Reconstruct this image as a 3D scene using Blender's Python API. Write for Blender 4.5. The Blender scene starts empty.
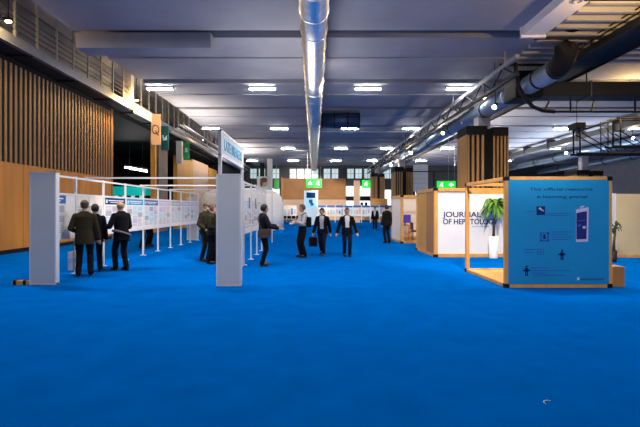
import bpy, bmesh, math, random
from mathutils import Vector, Matrix
random.seed(7)
SC = bpy.context.scene
COL = SC.collection
F, CX, CY, EYE = 427.0, 314.0, 209.0, 1.6
PI = math.pi

def at(px, py, Y):
    """point seen at photo pixel px,py at distance Y (used for real placement)"""
    return Vector(((px - CX) * Y / F, Y, EYE - (py - CY) * Y / F))

# ------------------------------------------------------------------ materials
def mat(name, col, rough=.6, metal=0., var=0., scale=8., bump=0., emit=None, strength=0., stretch=None, spec=.5, alpha=1.):
    m = bpy.data.materials.new(name); m.use_nodes = True
    nt = m.node_tree; b = nt.nodes['Principled BSDF']
    b.inputs['Base Color'].default_value = (*col, 1)
    b.inputs['Roughness'].default_value = rough
    b.inputs['Metallic'].default_value = metal
    b.inputs['Specular IOR Level'].default_value = spec
    b.inputs['Alpha'].default_value = alpha
    if emit:
        b.inputs['Emission Color'].default_value = (*emit, 1)
        b.inputs['Emission Strength'].default_value = strength
    if var or bump:
        tc = nt.nodes.new('ShaderNodeTexCoord'); mp = nt.nodes.new('ShaderNodeMapping')
        nz = nt.nodes.new('ShaderNodeTexNoise'); nz.inputs['Scale'].default_value = scale; nz.inputs['Detail'].default_value = 6
        nt.links.new(tc.outputs['Object'], mp.inputs['Vector'])
        if stretch: mp.inputs['Scale'].default_value = stretch
        nt.links.new(mp.outputs['Vector'], nz.inputs['Vector'])
        if var:
            cr = nt.nodes.new('ShaderNodeValToRGB')
            cr.color_ramp.elements[0].position = .3; cr.color_ramp.elements[1].position = .7
            cr.color_ramp.elements[0].color = (*[max(0, c * (1 - var)) for c in col], 1)
            cr.color_ramp.elements[1].color = (*[min(1, c * (1 + var)) for c in col], 1)
            nt.links.new(nz.outputs['Fac'], cr.inputs['Fac']); nt.links.new(cr.outputs['Color'], b.inputs['Base Color'])
        if bump:
            bp = nt.nodes.new('ShaderNodeBump'); bp.inputs['Strength'].default_value = bump; bp.inputs['Distance'].default_value = .02
            nt.links.new(nz.outputs['Fac'], bp.inputs['Height']); nt.links.new(bp.outputs['Normal'], b.inputs['Normal'])
    return m

M = {}
M['carpet'] = mat('blue_carpet', (.0, .122, .50), 1., var=.08, scale=2.2, bump=.15, spec=.0)
M['concrete'] = mat('grey_concrete', (.27, .28, .33), .85, var=.10, scale=.7, bump=.1)
M['concrete_pale'] = mat('pale_concrete', (.42, .41, .42), .85, var=.08, scale=1.2)
M['black'] = mat('black_paint', (.004, .004, .005), .7, spec=.25)
M['blackmetal'] = mat('black_metal', (.006, .007, .009), .6, .0, spec=.3)
M['darkgrey'] = mat('dark_grey_paint', (.05, .05, .055), .6)
M['woodwall'] = mat('oak_wall_cladding', (.52, .205, .028), .6, var=.16, scale=3., stretch=(1, 1, .12))
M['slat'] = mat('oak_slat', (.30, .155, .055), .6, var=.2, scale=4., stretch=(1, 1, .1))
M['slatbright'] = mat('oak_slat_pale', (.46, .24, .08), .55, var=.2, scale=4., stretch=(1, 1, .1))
M['timber'] = mat('pine_timber', (.66, .32, .075), .5, var=.14, scale=6., stretch=(1, 1, .3))
M['ply'] = mat('plywood_panel', (.70, .35, .055), .5, var=.12, scale=3., stretch=(1, 1, .2))
M['brownwood'] = mat('brown_wall_cladding', (.42, .18, .04), .55, var=.15, scale=.8)
M['white'] = mat('white_panel', (.82, .80, .79), .5, var=.02, scale=3.)
M['pinkwhite'] = mat('warm_white_panel', (.80, .73, .68), .55, var=.03, scale=2.)
M['cream'] = mat('cream_panel', (.60, .48, .28), .6, var=.04, scale=2.)
M['panel'] = mat('grey_white_laminate', (.60, .64, .63), .45, var=.02, scale=2.)
M['alu'] = mat('white_aluminium', (.80, .80, .80), .35, .2)
M['steel'] = mat('galvanised_steel', (.72, .72, .71), .33, .92, var=.12, scale=5., bump=.05)
M['greysteel'] = mat('painted_grey_steel', (.33, .33, .36), .5, .3, var=.1, scale=6.)
M['ducttex'] = mat('dark_blue_duct', (.02, .045, .12), .4, .4)
M['ducttinted'] = mat('steel_duct_blue_reflection', (.24, .33, .46), .35, .7, var=.1, scale=4.)  # blue reflection of the carpet put into the base colour
M['blueboard'] = mat('blue_print', (.0, .25, .52), .55, var=.05, scale=1.5)
M['navy'] = mat('navy_print', (.004, .025, .14), .6, spec=.2)
M['navy2'] = mat('violet_navy_print', (.008, .012, .14), .4)
M['midblue'] = mat('mid_blue_print', (.01, .12, .42), .5)
M['cyan'] = mat('cyan_print', (.02, .30, .58), .5)
M['paleblue'] = mat('pale_blue_print', (.45, .68, .80), .5)
M['lav'] = mat('lavender_print', (.55, .50, .72), .5)
M['greyprint'] = mat('grey_print', (.42, .42, .46), .6)
M['green'] = mat('exit_green', (.0, .42, .04), .5, emit=(.0, .55, .04), strength=.55)
M['greenp'] = mat('green_paint', (.02, .34, .06), .5)
M['glyph'] = mat('lit_white_glyph', (.8, .9, .8), .5, emit=(.8, 1, .8), strength=1.2)
M['teal'] = mat('teal_paint', (.0, .07, .065), .6)
M['teallit'] = mat('teal_lit_fascia', (.0, .3, .28), .5, emit=(.0, .42, .36), strength=.22)
M['lamp'] = mat('fluorescent_diffuser', (1, 1, 1), .4, emit=(1, .97, .92), strength=42.)
M['lampw'] = mat('warm_lamp_glass', (1, .9, .7), .4, emit=(1, .82, .52), strength=14.)
M['pane'] = mat('daylit_window_pane', (.5, .6, .62), .2, emit=(.60, .80, .82), strength=.26)
M['whiteglow'] = mat('white_fascia_glow', (.85, .87, .9), .5, emit=(.9, .93, 1), strength=.55)  # plain white wall bands, brightened by a glow in the material
M['totemglow'] = mat('pale_blue_glow', (.4, .7, .8), .4, emit=(.25, .62, .78), strength=.3)  # glow added so the totem's print reads brighter, no lamp inside
M['totembody'] = mat('white_body_glow', (.8, .85, .88), .4, emit=(.6, .8, .9), strength=.15)  # faint glow added to lift the totem's white body
M['beige'] = mat('beige_sign', (.50, .32, .21), .6)
M['bluegrey'] = mat('blue_grey_steel', (.17, .19, .25), .5, .2, var=.1, scale=5.)
M['skin'] = mat('skin', (.55, .29, .19), .5, var=.06, scale=20.)
M['lips'] = mat('lips', (.40, .13, .11), .45)
M['eye'] = mat('dark_eye', (.02, .015, .012), .2)
M['hairdark'] = mat('dark_hair', (.014, .010, .008), .6, var=.3, scale=60.)
M['hairbrown'] = mat('brown_hair', (.10, .05, .025), .6, var=.3, scale=60.)
M['hairgrey'] = mat('sandy_grey_hair', (.42, .28, .13), .6, var=.2, scale=60.)
M['cap'] = mat('olive_cap', (.12, .10, .045), .8)
M['oliveblack'] = mat('dark_olive_cloth', (.026, .021, .009), .9, spec=.2, var=.2, scale=30.)
M['suit'] = mat('black_suit_cloth', (.004, .004, .005), .9, spec=.2, var=.2, scale=30.)
M['suitnavy'] = mat('navy_suit_cloth', (.006, .008, .02), .9, spec=.2, var=.2, scale=30.)
M['suitgrey'] = mat('charcoal_cloth', (.012, .013, .015), .9, spec=.2, var=.2, scale=30.)
M['camo'] = mat('dark_khaki_cloth', (.024, .021, .011), .9, spec=.2, var=.5, scale=14.)
M['shirtw'] = mat('white_shirt_cloth', (.75, .70, .68), .8)
M['shirtg'] = mat('pale_grey_shirt_cloth', (.50, .47, .46), .8)
M['brownbag'] = mat('brown_leather', (.10, .055, .03), .5)
M['shoe'] = mat('black_leather', (.008, .008, .008), .4)
M['leaf'] = mat('green_leaf', (.09, .24, .02), .5, var=.35, scale=5.)
M['leafdark'] = mat('dark_leaf', (.012, .05, .015), .5, var=.3, scale=5.)
M['stem'] = mat('brown_stem', (.07, .05, .025), .7, var=.3, scale=20.)
M['soil'] = mat('dark_soil', (.02, .014, .01), .9, var=.3, scale=40.)
M['violet'] = mat('violet_screen', (.03, .02, .22), .3, emit=(.03, .02, .25), strength=.3)
M['chairred'] = mat('dark_red_fabric', (.12, .02, .03), .8)
M['paper'] = mat('paper', (.8, .78, .75), .7)
M['pinkwall'] = mat('peach_wall_panel', (.72, .48, .32), .6, var=.05, scale=.6)
M['greybrown'] = mat('grey_brown_wall', (.22, .165, .13), .7, var=.1, scale=1.)

# ------------------------------------------------------------------ mesh builder
class MB:
    def __init__(s): s.bm = bmesh.new(); s.mats = []
    def mi(s, m):
        if isinstance(m, str): m = M[m]
        if m not in s.mats: s.mats.append(m)
        return s.mats.index(m)
    def faces(s, vs, fs, m, smooth=False, mx=None):
        i = s.mi(m); V = [s.bm.verts.new(mx @ Vector(v) if mx else v) for v in vs]; out = []
        for f in fs:
            try:
                fc = s.bm.faces.new([V[k] for k in f]); fc.material_index = i; fc.smooth = smooth; out.append(fc)
            except ValueError: pass
        return V
    def box(s, x0, x1, y0, y1, z0, z1, m, bev=0., mx=None):
        x0, x1 = min(x0, x1), max(x0, x1); y0, y1 = min(y0, y1), max(y0, y1); z0, z1 = min(z0, z1), max(z0, z1)
        vs = [(x0,y0,z0),(x1,y0,z0),(x1,y1,z0),(x0,y1,z0),(x0,y0,z1),(x1,y0,z1),(x1,y1,z1),(x0,y1,z1)]
        V = s.faces(vs, [(0,3,2,1),(4,5,6,7),(0,1,5,4),(1,2,6,5),(2,3,7,6),(3,0,4,7)], m, mx=mx)
        if bev:
            es = {e for v in V for e in v.link_edges}
            bmesh.ops.bevel(s.bm, geom=list(es), offset=bev, segments=2, affect='EDGES', profile=.6, material=-1)
        return s
    def tube(s, p, q, r, m, r2=None, n=10, cap=True, flat=1.):
        p, q = Vector(p), Vector(q); d = q - p
        if d.length < 1e-6: return s
        r2 = r if r2 is None else r2
        R = d.to_track_quat('Z', 'Y').to_matrix()
        vs = []
        for c, rr in ((p, r), (q, r2)):
            for k in range(n):
                a = 2 * PI * k / n
                vs.append(c + R @ Vector((math.cos(a) * rr, math.sin(a) * rr * flat, 0)))
        fs = [(k, (k + 1) % n, n + (k + 1) % n, n + k) for k in range(n)]
        if cap: fs += [tuple(range(n - 1, -1, -1)), tuple(range(n, 2 * n))]
        s.faces(vs, fs, m, smooth=n > 6)
        return s
    def sweep(s, pts, r, m, n=8):
        pts = [Vector(p) for p in pts]; vs = []
        for i, p in enumerate(pts):
            d = (pts[min(i + 1, len(pts) - 1)] - pts[max(i - 1, 0)])
            R = d.to_track_quat('Z', 'Y').to_matrix()
            rr = r[i] if isinstance(r, (list, tuple)) else r
            for k in range(n):
                a = 2 * PI * k / n
                vs.append(p + R @ Vector((math.cos(a) * rr, math.sin(a) * rr, 0)))
        fs = [(i * n + k, i * n + (k + 1) % n, (i + 1) * n + (k + 1) % n, (i + 1) * n + k) for i in range(len(pts) - 1) for k in range(n)]
        fs += [tuple(range(n - 1, -1, -1)), tuple(range((len(pts) - 1) * n, len(pts) * n))]
        s.faces(vs, fs, m, smooth=True)
        return s
    def rings(s, rg, m, n=20, mx=None):
        """loft of ellipses: (cx,cy,z,rx,ry)"""
        vs = []
        for (cx, cy, z, rx, ry) in rg:
            for k in range(n):
                a = 2 * PI * k / n
                vs.append((cx + math.cos(a) * rx, cy + math.sin(a) * ry, z))
        fs = [(i * n + k, i * n + (k + 1) % n, (i + 1) * n + (k + 1) % n, (i + 1) * n + k) for i in range(len(rg) - 1) for k in range(n)]
        fs += [tuple(range(n - 1, -1, -1)), tuple(range((len(rg) - 1) * n, len(rg) * n))]
        s.faces(vs, fs, m, smooth=True, mx=mx)
        return s
    def ball(s, c, r, m, mx=None, sub=2):
        r = r if isinstance(r, (tuple, list)) else (r, r, r)
        T = Matrix.Translation(Vector(c)) @ Matrix.Diagonal((*r, 1))
        if mx: T = mx @ T
        g = bmesh.ops.create_icosphere(s.bm, subdivisions=sub, radius=1, matrix=T)
        i = s.mi(m)
        for f in {f for v in g['verts'] for f in v.link_faces}: f.material_index = i; f.smooth = True
        return s
    def text(s, body, size, mx, m, ext=.004, align='LEFT', width=None, bold=0.):
        cu = bpy.data.curves.new('t', 'FONT'); cu.body = body; cu.size = size; cu.extrude = ext; cu.align_x = align; cu.offset = bold
        ob = bpy.data.objects.new('t', cu); COL.objects.link(ob)
        dg = bpy.context.evaluated_depsgraph_get()
        me = bpy.data.meshes.new_from_object(ob.evaluated_get(dg))
        bpy.data.objects.remove(ob); bpy.data.curves.remove(cu)
        xs = [v.co.x for v in me.vertices]
        sx = 1.
        if width and xs: sx = width / (max(xs) - min(xs))
        me.transform(mx @ Matrix.Diagonal((sx, 1, 1, 1)))
        i = s.mi(m); n0 = len(s.bm.faces)
        s.bm.from_mesh(me); s.bm.faces.ensure_lookup_table()
        for f in s.bm.faces[n0:]: f.material_index = i
        bpy.data.meshes.remove(me)
        return s
    def build(s, name, parent=None, loc=(0, 0, 0)):
        """vertices are world coordinates; loc is where the object's origin goes"""
        loc = Vector(loc)
        base = Vector((0, 0, 0)); p = parent
        while p is not None: base += p.location; p = p.parent
        bmesh.ops.translate(s.bm, verts=s.bm.verts, vec=-(base if parent else loc))
        me = bpy.data.meshes.new(name); s.bm.to_mesh(me); s.bm.free()
        for m in s.mats: me.materials.append(m)
        ob = bpy.data.objects.new(name, me); COL.objects.link(ob)
        if parent: ob.parent = parent
        else: ob.location = loc
        return ob

def tag(o, label, cat, group=None):
    o['label'] = label; o['category'] = cat
    if group: o['group'] = group
    return o
def thing(name, label, cat, loc, group=None):
    o = bpy.data.objects.new(name, None); COL.objects.link(o); o.location = loc; o.empty_display_size = .1
    return tag(o, label, cat, group)
def struct(mb, name, loc=(0, 0, 0)):
    o = mb.build(name, None, loc); o['kind'] = 'structure'; return o
def B(x0, x1, y0, y1, z0, z1, m, bev=0.): return MB().box(x0, x1, y0, y1, z0, z1, m, bev)
def dup(root, loc, label=None):
    r = root.copy(); COL.objects.link(r); r.location = loc
    if label: r['label'] = label
    for ch in list(root.children):
        c = ch.copy(); COL.objects.link(c); c.parent = r
        for g in ch.children:
            d = g.copy(); COL.objects.link(d); d.parent = c
    return r
A_ = math.radians
ORD = ['first', 'second', 'third', 'fourth', 'fifth', 'sixth', 'seventh', 'eighth', 'ninth', 'tenth']

def light(kind, loc, power, col=(1, 1, 1), size=.3, rot=None, sy=None, spot=None):
    l = bpy.data.lights.new('light', kind); l.energy = power; l.color = col
    if kind == 'AREA':
        l.size = size
        if sy: l.shape = 'RECTANGLE'; l.size_y = sy
    else: l.shadow_soft_size = size
    if spot: l.spot_size = spot; l.spot_blend = .6
    o = bpy.data.objects.new('light', l); COL.objects.link(o); o.location = loc
    if rot: o.rotation_euler = rot
    return o

# ------------------------------------------------------------------ camera, world
cam = bpy.data.cameras.new('camera'); co = bpy.data.objects.new('camera', cam); COL.objects.link(co)
co.location = (0, 0, EYE); co.rotation_euler = (PI / 2, 0, 0)
cam.sensor_width = 36; cam.lens = 36 * F / 640
cam.shift_x = (320 - CX) / 640; cam.shift_y = -(213.5 - CY) / 640
cam.clip_end = 300
SC.camera = co
w = bpy.data.worlds.new('world'); SC.world = w; w.use_nodes = True
w.node_tree.nodes['Background'].inputs['Color'].default_value = (.55, .62, .8, 1)
w.node_tree.nodes['Background'].inputs['Strength'].default_value = .22
SC.view_settings.view_transform = 'Standard'; SC.view_settings.look = 'None'
SC.view_settings.gamma = 1; SC.view_settings.exposure = 1.3; SC.view_settings.use_curve_mapping = False

# ------------------------------------------------------------------ the hall
XL, XR, YF = -10.9, 34.0, 58.0
ZC = 7.5
struct(B(-20, XR, -4, YF + .3, -.2, 0, 'carpet'), 'floor')

# ceiling: slab plus transverse flanged concrete planks
ZS = 9.2; XE = -8.0
c = MB(); c.box(-20, XR, -4, YF + .3, ZS, ZS + .2, 'concrete'); c.box(XE, XR, -4, YF, 8.25, 8.45, 'concrete'); c.box(XE, XE + .2, -4, YF, 7.9, ZS, 'concrete')
k = -3
while 14.1 + 5.3 * k - 4.65 < YF:
    y1 = 14.1 + 5.3 * k; y0 = y1 - 4.7
    c.box(XE, XR, y0, min(y1, YF), ZC, 8.25, 'concrete')
    c.box(XE, XR, y0 + 1.9, y0 + 2.25, ZC - .05, ZC, 'concrete')
    k += 1
struct(c, 'ceiling')
struct(B(-7.95, -3.45, 14.25, 15.0, 6.98, 7.49, 'concrete'), 'trim_1')
# ribs of the lit ceiling above the right hand walkway
c = MB()
for i in range(16): c.box(7.7, 20, 8.6 + i * .55, 8.72 + i * .55, 7.35, 7.5, 'concrete_pale')
struct(c, 'trim_2')

# left wall: oak cladding below, vertical slats above
c = MB()
c.box(XL - .3, XL, -4, 23, .0, 3.27, 'woodwall')
for i in range(14): c.box(XL, XL + .004, -3 + i * 1.9, -2.99 + i * 1.9, .16, 3.26, 'darkgrey')
struct(c, 'wall_left')
struct(B(XL, XL + .03, -4, 23, 0, .15, 'black'), 'baseboard_left')
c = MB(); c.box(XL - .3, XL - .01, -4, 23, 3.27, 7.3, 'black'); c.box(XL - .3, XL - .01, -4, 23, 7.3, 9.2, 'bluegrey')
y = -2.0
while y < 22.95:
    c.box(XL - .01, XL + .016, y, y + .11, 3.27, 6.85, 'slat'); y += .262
struct(c, 'trim_3')
c = MB(); c.box(XL - .3, XL + .03, 22.95, 23.1, 0, 7.0, 'slat'); struct(c, 'trim_4')
# dark side hall beyond the slatted wall
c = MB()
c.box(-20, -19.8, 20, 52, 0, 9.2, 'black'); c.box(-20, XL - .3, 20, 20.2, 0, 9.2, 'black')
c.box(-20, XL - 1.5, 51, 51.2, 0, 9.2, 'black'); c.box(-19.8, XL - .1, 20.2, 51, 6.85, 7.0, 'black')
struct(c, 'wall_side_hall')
# wall pieces and piers past the opening
c = MB(); c.box(XL - .3, XL, 30.0, 31.8, 0, 6.9, 'greybrown'); struct(c, 'wall_left_pier')
c = MB(); c.box(XL - .2, XL + .1, 29.0, 29.3, 0, 6.9, 'ply'); struct(c, 'trim_5')
c = MB(); c.box(XL - .3, XL, 34.0, 38.5, 0, 5.9, 'ply'); c.box(XL - .3, XL - .05, 38.5, 44.2, 0, 6.1, 'pinkwall'); c.box(XL - .3, XL + .02, 44.2, 47.8, 0, 5.9, 'ply')
struct(c, 'wall_left_far')
struct(B(XL - .3, XL, 51.2, YF, 0, 7.0, 'darkgrey'), 'wall_left_end')

# far wall
c = MB()
c.box(-20, XR, YF, YF + .3, 0, 9.2, 'darkgrey')
c.box(-4.5, 4.3, YF - .08, YF, 2.95, 5.75, 'brownwood')
c.box(-10.5, 9.5, YF - .06, YF, .1, 2.9, 'pinkwall')
c.box(4.35, 8.1, YF - .12, YF, 3.35, 4.7, 'whiteglow'); c.box(4.35, 8.1, YF - .3, YF, 2.75, 3.3, 'black')
c.box(4.4, 8.1, YF - .1, YF, 1.9, 2.7, 'whiteglow')
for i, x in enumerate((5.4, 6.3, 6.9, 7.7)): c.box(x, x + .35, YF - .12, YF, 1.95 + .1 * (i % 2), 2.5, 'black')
c.box(-9.6, -4.7, YF - .12, YF, 2.9, 4.4, 'whiteglow')
c.box(9.6, 33, YF - .12, YF, 1.6, 4.2, 'whiteglow')
for x in (10.5, 12.9, 17, 22, 24.6, 27.5, 30.5): c.box(x, x + .8, YF - .2, YF, 1.2, 5.2, 'teal' if x > 20 else 'black')
struct(c, 'wall_far')
for i, px in enumerate((253.5, 262, 276, 293, 300.5, 308, 315, 327, 335, 350.5, 358.5, 367.5, 386, 393, 401, 409)):
    x = (px - CX) * YF / F; hw = .43
    m = MB(); m.box(x - hw, x + hw, YF - .1, YF - .02, 5.75, 7.05, 'pane')
    m.box(x - hw, x + hw, YF - .14, YF - .02, 6.38, 6.44, 'greysteel'); m.box(x - .02, x + .02, YF - .14, YF - .02, 5.75, 7.05, 'greysteel')
    struct(m, 'window_%d' % (i + 1))
struct(B(XR, XR + .3, -4, YF, 0, 8.25, 'concrete_pale'), 'wall_right')

# ------------------------------------------------------------------ ceiling lamps
def make_lamp(x, y, label):
    t = thing('ceiling_lamp', label, 'ceiling lamp', (x, y, ZC), 'fluorescent ceiling lamps')
    B(x - .66, x + .66, y - .10, y + .10, ZC - .09, ZC, 'greysteel', .01).build('housing', t)
    B(x - .61, x + .61, y - .085, y + .085, ZC - .15, ZC - .085, 'lamp', .02).build('diffuser', t)
    for s in (-1, 1): B(x + s * .61, x + s * .66, y - .09, y + .09, ZC - .15, ZC - .085, 'greysteel').build('end_cap', t)
    return t
lamp0 = None
rows = [20.6, 30.8, 41.0, 51.2]
cols = [(-7.42, 'farthest left'), (-2.5, 'just left of the round duct'), (2.6, 'just right of the round duct'), (7.0, 'beside the right hand walkway'), (12.8, 'first beyond the right walkway'), (17.9, 'second beyond the right walkway'), (23.0, 'third beyond the right walkway')]
rown = ['nearest', 'second nearest', 'third nearest', 'farthest']
for r, y in enumerate(rows):
    for x, cn in cols:
        lab = 'white strip ceiling lamp %s, in the %s lamp row' % (cn, rown[r])
        if lamp0 is None: lamp0 = make_lamp(x, y, lab)
        else: dup(lamp0, (x, y, ZC), lab)

# light from the lamps overhead and behind the frame's edge
for y in (0.5, 10.3):
    for x in (-7.6, -2.5, 2.6, 7.0, 12.8):
        light('AREA', (x, y, ZC - .2), 8 if y < 5 else 110, (1, .97, .93), 1.2, sy=.2)

for y, pw in ((26, 150), (42, 260)): light('AREA', (-7.0, y, 5.2), pw, (1, .86, .70), 1.0, rot=(PI, A_(-10), 0), sy=6)  # unseen uplights added on the left to brighten the ceiling
for y, pw in ((28, 170), (44, 240)): light('AREA', (10.0, y, 4.6), pw, (1, .86, .70), 1.0, rot=(PI, A_(20), 0), sy=6)  # same added uplights on the right side, no fixtures modelled
light('AREA', (-1.0, 16, 4.2), 70, (1, .90, .80), 2.0, rot=(PI, 0, 0), sy=6)  # added central uplight for the ceiling, no fixture there
def spot(p, q, pw, ang, col=(1, .88, .74)):  # unseen spots added to brighten panels, posters, booths, pavilion and far wall
    o = light('SPOT', p, pw, col, .25, spot=ang); o.rotation_euler = (Vector(q) - Vector(p)).to_track_quat('-Z', 'Y').to_euler()
spot((3.0, 5.5, 6.8), (5.5, 14, 1.3), 1500, .9)
spot((-.5, 8.5, 6.8), (-5.6, 14.5, 1.0), 1250, .7)
spot((-.4, 2.2, 6.6), (-1.8, 9, 1.1), 430, .35)
spot((-2.8, 2.2, 6.6), (-5.72, 9, 1.1), 230, .3)
spot((2.5, 2, 6.6), (4.95, 8.65, 1.1), 560, .45, (1, .95, .9))
spot((.5, 17, 7.0), (-5., 32, 1.4), 3600, .7)
spot((1, 36, 7.2), (3, 50, 1.2), 2600, .7)
spot((-2, 40, 7.2), (0, 57, 3), 2600, .8)
light('AREA', (20, 36, 4.4), 420, (.85, .92, 1), 3.0, rot=(PI, 0, 0), sy=14)  # unseen bluish uplight added to lift the right bay ceiling
spot((.8, 19, 7.2), (5.0, 21.5, 1.2), 350, .9)
# ------------------------------------------------------------------ round duct down the middle
DZ, DR = 6.92, .385
t = thing('round_air_duct', 'long round galvanised air duct hanging down the middle of the ceiling', 'air duct', (0, 26, DZ - DR))
m = MB(); m.tube((0, 2, DZ), (0, 56, DZ), DR, 'steel', n=32); m.build('duct_pipe', t)
y = 6.3
i = 0
while y < 56:
    m = MB(); m.tube((0, y, DZ), (0, y + .06, DZ), DR + .025, 'steel', n=32); m.build('collar', t); y += 1.25; i += 1
for y in range(8, 56, 5):
    m = MB()
    for s in (-1, 1): m.tube((s * (DR + .01), y, DZ), (s * (DR + .01), y, 8.25 if False else ZC), .012, 'greysteel', n=6)
    m.tube((-DR - .02, y, DZ + DR + .01), (DR + .02, y, DZ + DR + .01), .012, 'greysteel', n=6)
    m.build('hanger', t)
# dark cross duct
t = thing('fabric_air_duct', 'short dark blue cross duct beside the round duct under the ceiling', 'air duct', (1.7, 26, 6.3))
m = MB(); ycd = 26.0
m.tube((.45, ycd, 6.98), (2.75, ycd, 6.98), .46, 'ducttex', n=24); m.build('duct_pipe', t)
for x in (.45, 1.2, 2.0, 2.7):
    m = MB(); m.tube((x, ycd, 6.98), (x + .06, ycd, 6.98), .485, 'blackmetal', n=24); m.build('collar', t)

# ------------------------------------------------------------------ left walkway
XW = -9.9
t = thing('service_walkway', 'grey steel service walkway with railings along the left wall under the ceiling', 'walkway', (XW, 30, 7.0))
B(XL + .04, XW - .06, -3, 57, 7.02, 7.12, 'blackmetal').build('deck', t)
m = MB(); m.box(XW - .06, XW, -3, 57, 6.98, 7.34, 'bluegrey'); m.box(XW - .12, XW + .05, -3, 57, 6.98, 7.02, 'bluegrey'); m.build('edge_beam', t)
Y0, n = 9.5, 41
for i in range(n):
    y = Y0 + i * 1.15
    B(XW - .05, XW + .02, y, y + .07, 7.3, 9.2, 'greysteel').build('post', t)
for z in (7.52, 7.72, 7.92, 8.12, 8.45):
    B(XW - .03, XW - .0, -3, 57, z, z + .028, 'darkgrey').build('rail', t)
m = MB()
for y in range(0, 57, 3): m.box(XL + .04, XW, y, y + .06, 6.96, 7.02, 'blackmetal')
m.build('cross_beam', t)

struct(B(XW - .3, XW + .1, 22.9, 23.25, 7.36, 9.2, 'concrete_pale'), 'trim_6')
struct(B(XW + .06, XW + .12, 23.3, 27.0, 6.85, 7.4, 'white'), 'trim_7')
# cable trays past the slatted wall on the left
for k, (dx, z) in enumerate(((.55, 6.55), (.9, 6.75), (1.3, 6.95))):
    t = thing('cable_tray', 'grey steel cable tray running along the left side above the %s' % ('dark opening', 'teal hanging sign', 'oak piers, nearest the hall')[k], 'cable tray', (XW + dx, 40, z))
    m = MB(); m.box(XW + dx, XW + dx + .25, 27.4, 57, z, z + .02, 'greysteel')
    for s in (0, .23): m.box(XW + dx + s, XW + dx + s + .02, 27.4, 57, z, z + .09, 'greysteel')
    m.build('tray', t)
    for y in range(29, 57, 4):
        m = MB(); m.box(XW + dx + .1, XW + dx + .13, y, y + .03, z + .02, 9.2, 'greysteel'); m.build('hanger', t)
    m = MB()
    for q in range(3): m.tube((XW + dx + .06 + q * .06, 27.5, z + .045), (XW + dx + .06 + q * .06, 56.9, z + .045), .024, 'greysteel' if q == 1 else 'blackmetal', n=6)
    m.build('cable', t)

# ------------------------------------------------------------------ right walkway, ducts and trusses
t = thing('service_walkway', 'dark steel service walkway with black railings right of the hall under the ceiling', 'walkway', (9.9, 30, 6.9))
B(9.4, 10.6, 9.5, 57, 6.95, 7.02, 'blackmetal').build('deck', t)
for s, x in ((0, 9.34), (1, 10.6)): B(x, x + .06, 9.5, 57, 6.9, 7.14, 'blackmetal').build('edge_beam', t)
for i in range(20):
    y = 9.6 + i * 2.4
    B(9.34, 9.39, y, y + .05, 7.1, 7.5, 'blackmetal').build('post', t)
for z in (7.24, 7.38): B(9.35, 9.38, 9.5, 57, z, z + .035, 'blackmetal').build('rail', t)
for y in (11.3, 13.9, 16.5): B(7.2, 9.36, y, y + .08, 7.14, 7.22, 'blackmetal').build('cross_bar', t)

t = thing('ceiling_box_duct', 'white box duct end lit up under the ceiling at the top right', 'air duct', (7.1, 9, 7.2))
m = MB(); m.box(6.75, 7.45, 4, 13.85, 7.22, 7.5, 'white', .01); m.build('duct_box', t)
m = MB(); m.box(6.7, 7.5, 13.8, 13.9, 7.15, 7.5, 'alu'); m.build('end_flange', t)
m = MB()
pts = [(7.1 + .12 * math.cos(a), 11.5 + .12 * math.sin(a), 7.2) for a in [i * PI / 6 for i in range(11)]]
m.sweep(pts, .015, 'greysteel', 6); m.build('hook', t)

t = thing('round_air_duct', 'round steel air duct tinted blue like the carpet running over the slatted pillars on the right', 'air duct', (8.5, 36, 5.9))
m = MB(); m.tube((8.5, 15.0, 6.5), (8.5, 56.5, 6.5), .36, 'ducttinted', n=24); m.build('duct_pipe', t)
for i in range(17):
    y = 16.0 + i * 2.5
    m = MB(); m.tube((8.5, y, 6.5), (8.5, y + .1, 6.5), .39, 'blackmetal' if i % 2 == 0 else 'ducttinted', n=24); m.build('collar', t)
for i in range(8):
    y = 17 + i * 5
    m = MB(); m.box(8.48, 8.52, y, y + .04, 6.84, ZC, 'greysteel'); m.build('hanger', t)

m = MB(); m.box(8.0, 9.05, 16.9, 18.0, 6.02, 7.1, 'black', .05); m.build('damper_box', t)
m = MB(); m.sweep([(8.5, 15.05, 6.5), (8.5, 14.8, 6.53), (8.5, 14.58, 6.64), (8.5, 14.42, 6.84), (8.5, 14.36, 7.1), (8.5, 14.36, 7.48)], .36, 'black', 24); m.build('elbow', t)
# side girder carrying the duct
t = thing('steel_girder', 'long dark lattice girder under the ceiling left of the blue duct', 'girder', (7.5, 35, 6.4))
B(7.1, 7.22, 15, 57, 6.9, 7.05, 'greysteel').build('top_chord', t)
B(7.1, 7.22, 15, 57, 6.3, 6.42, 'blackmetal').build('bottom_chord', t)
m = MB()
for i in range(21):
    y = 15.2 + i * 2
    m.tube((7.16, y, 6.4), (7.16, y + 1, 6.95), .03, 'blackmetal', n=6); m.tube((7.16, y + 1, 6.95), (7.16, y + 2, 6.4), .03, 'blackmetal', n=6)
m.build('lattice', t)
for i in range(7): B(7.14, 7.18, 16 + i * 6, 16.04 + i * 6, 7.05, ZC, 'greysteel').build('hanger', t)

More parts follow.
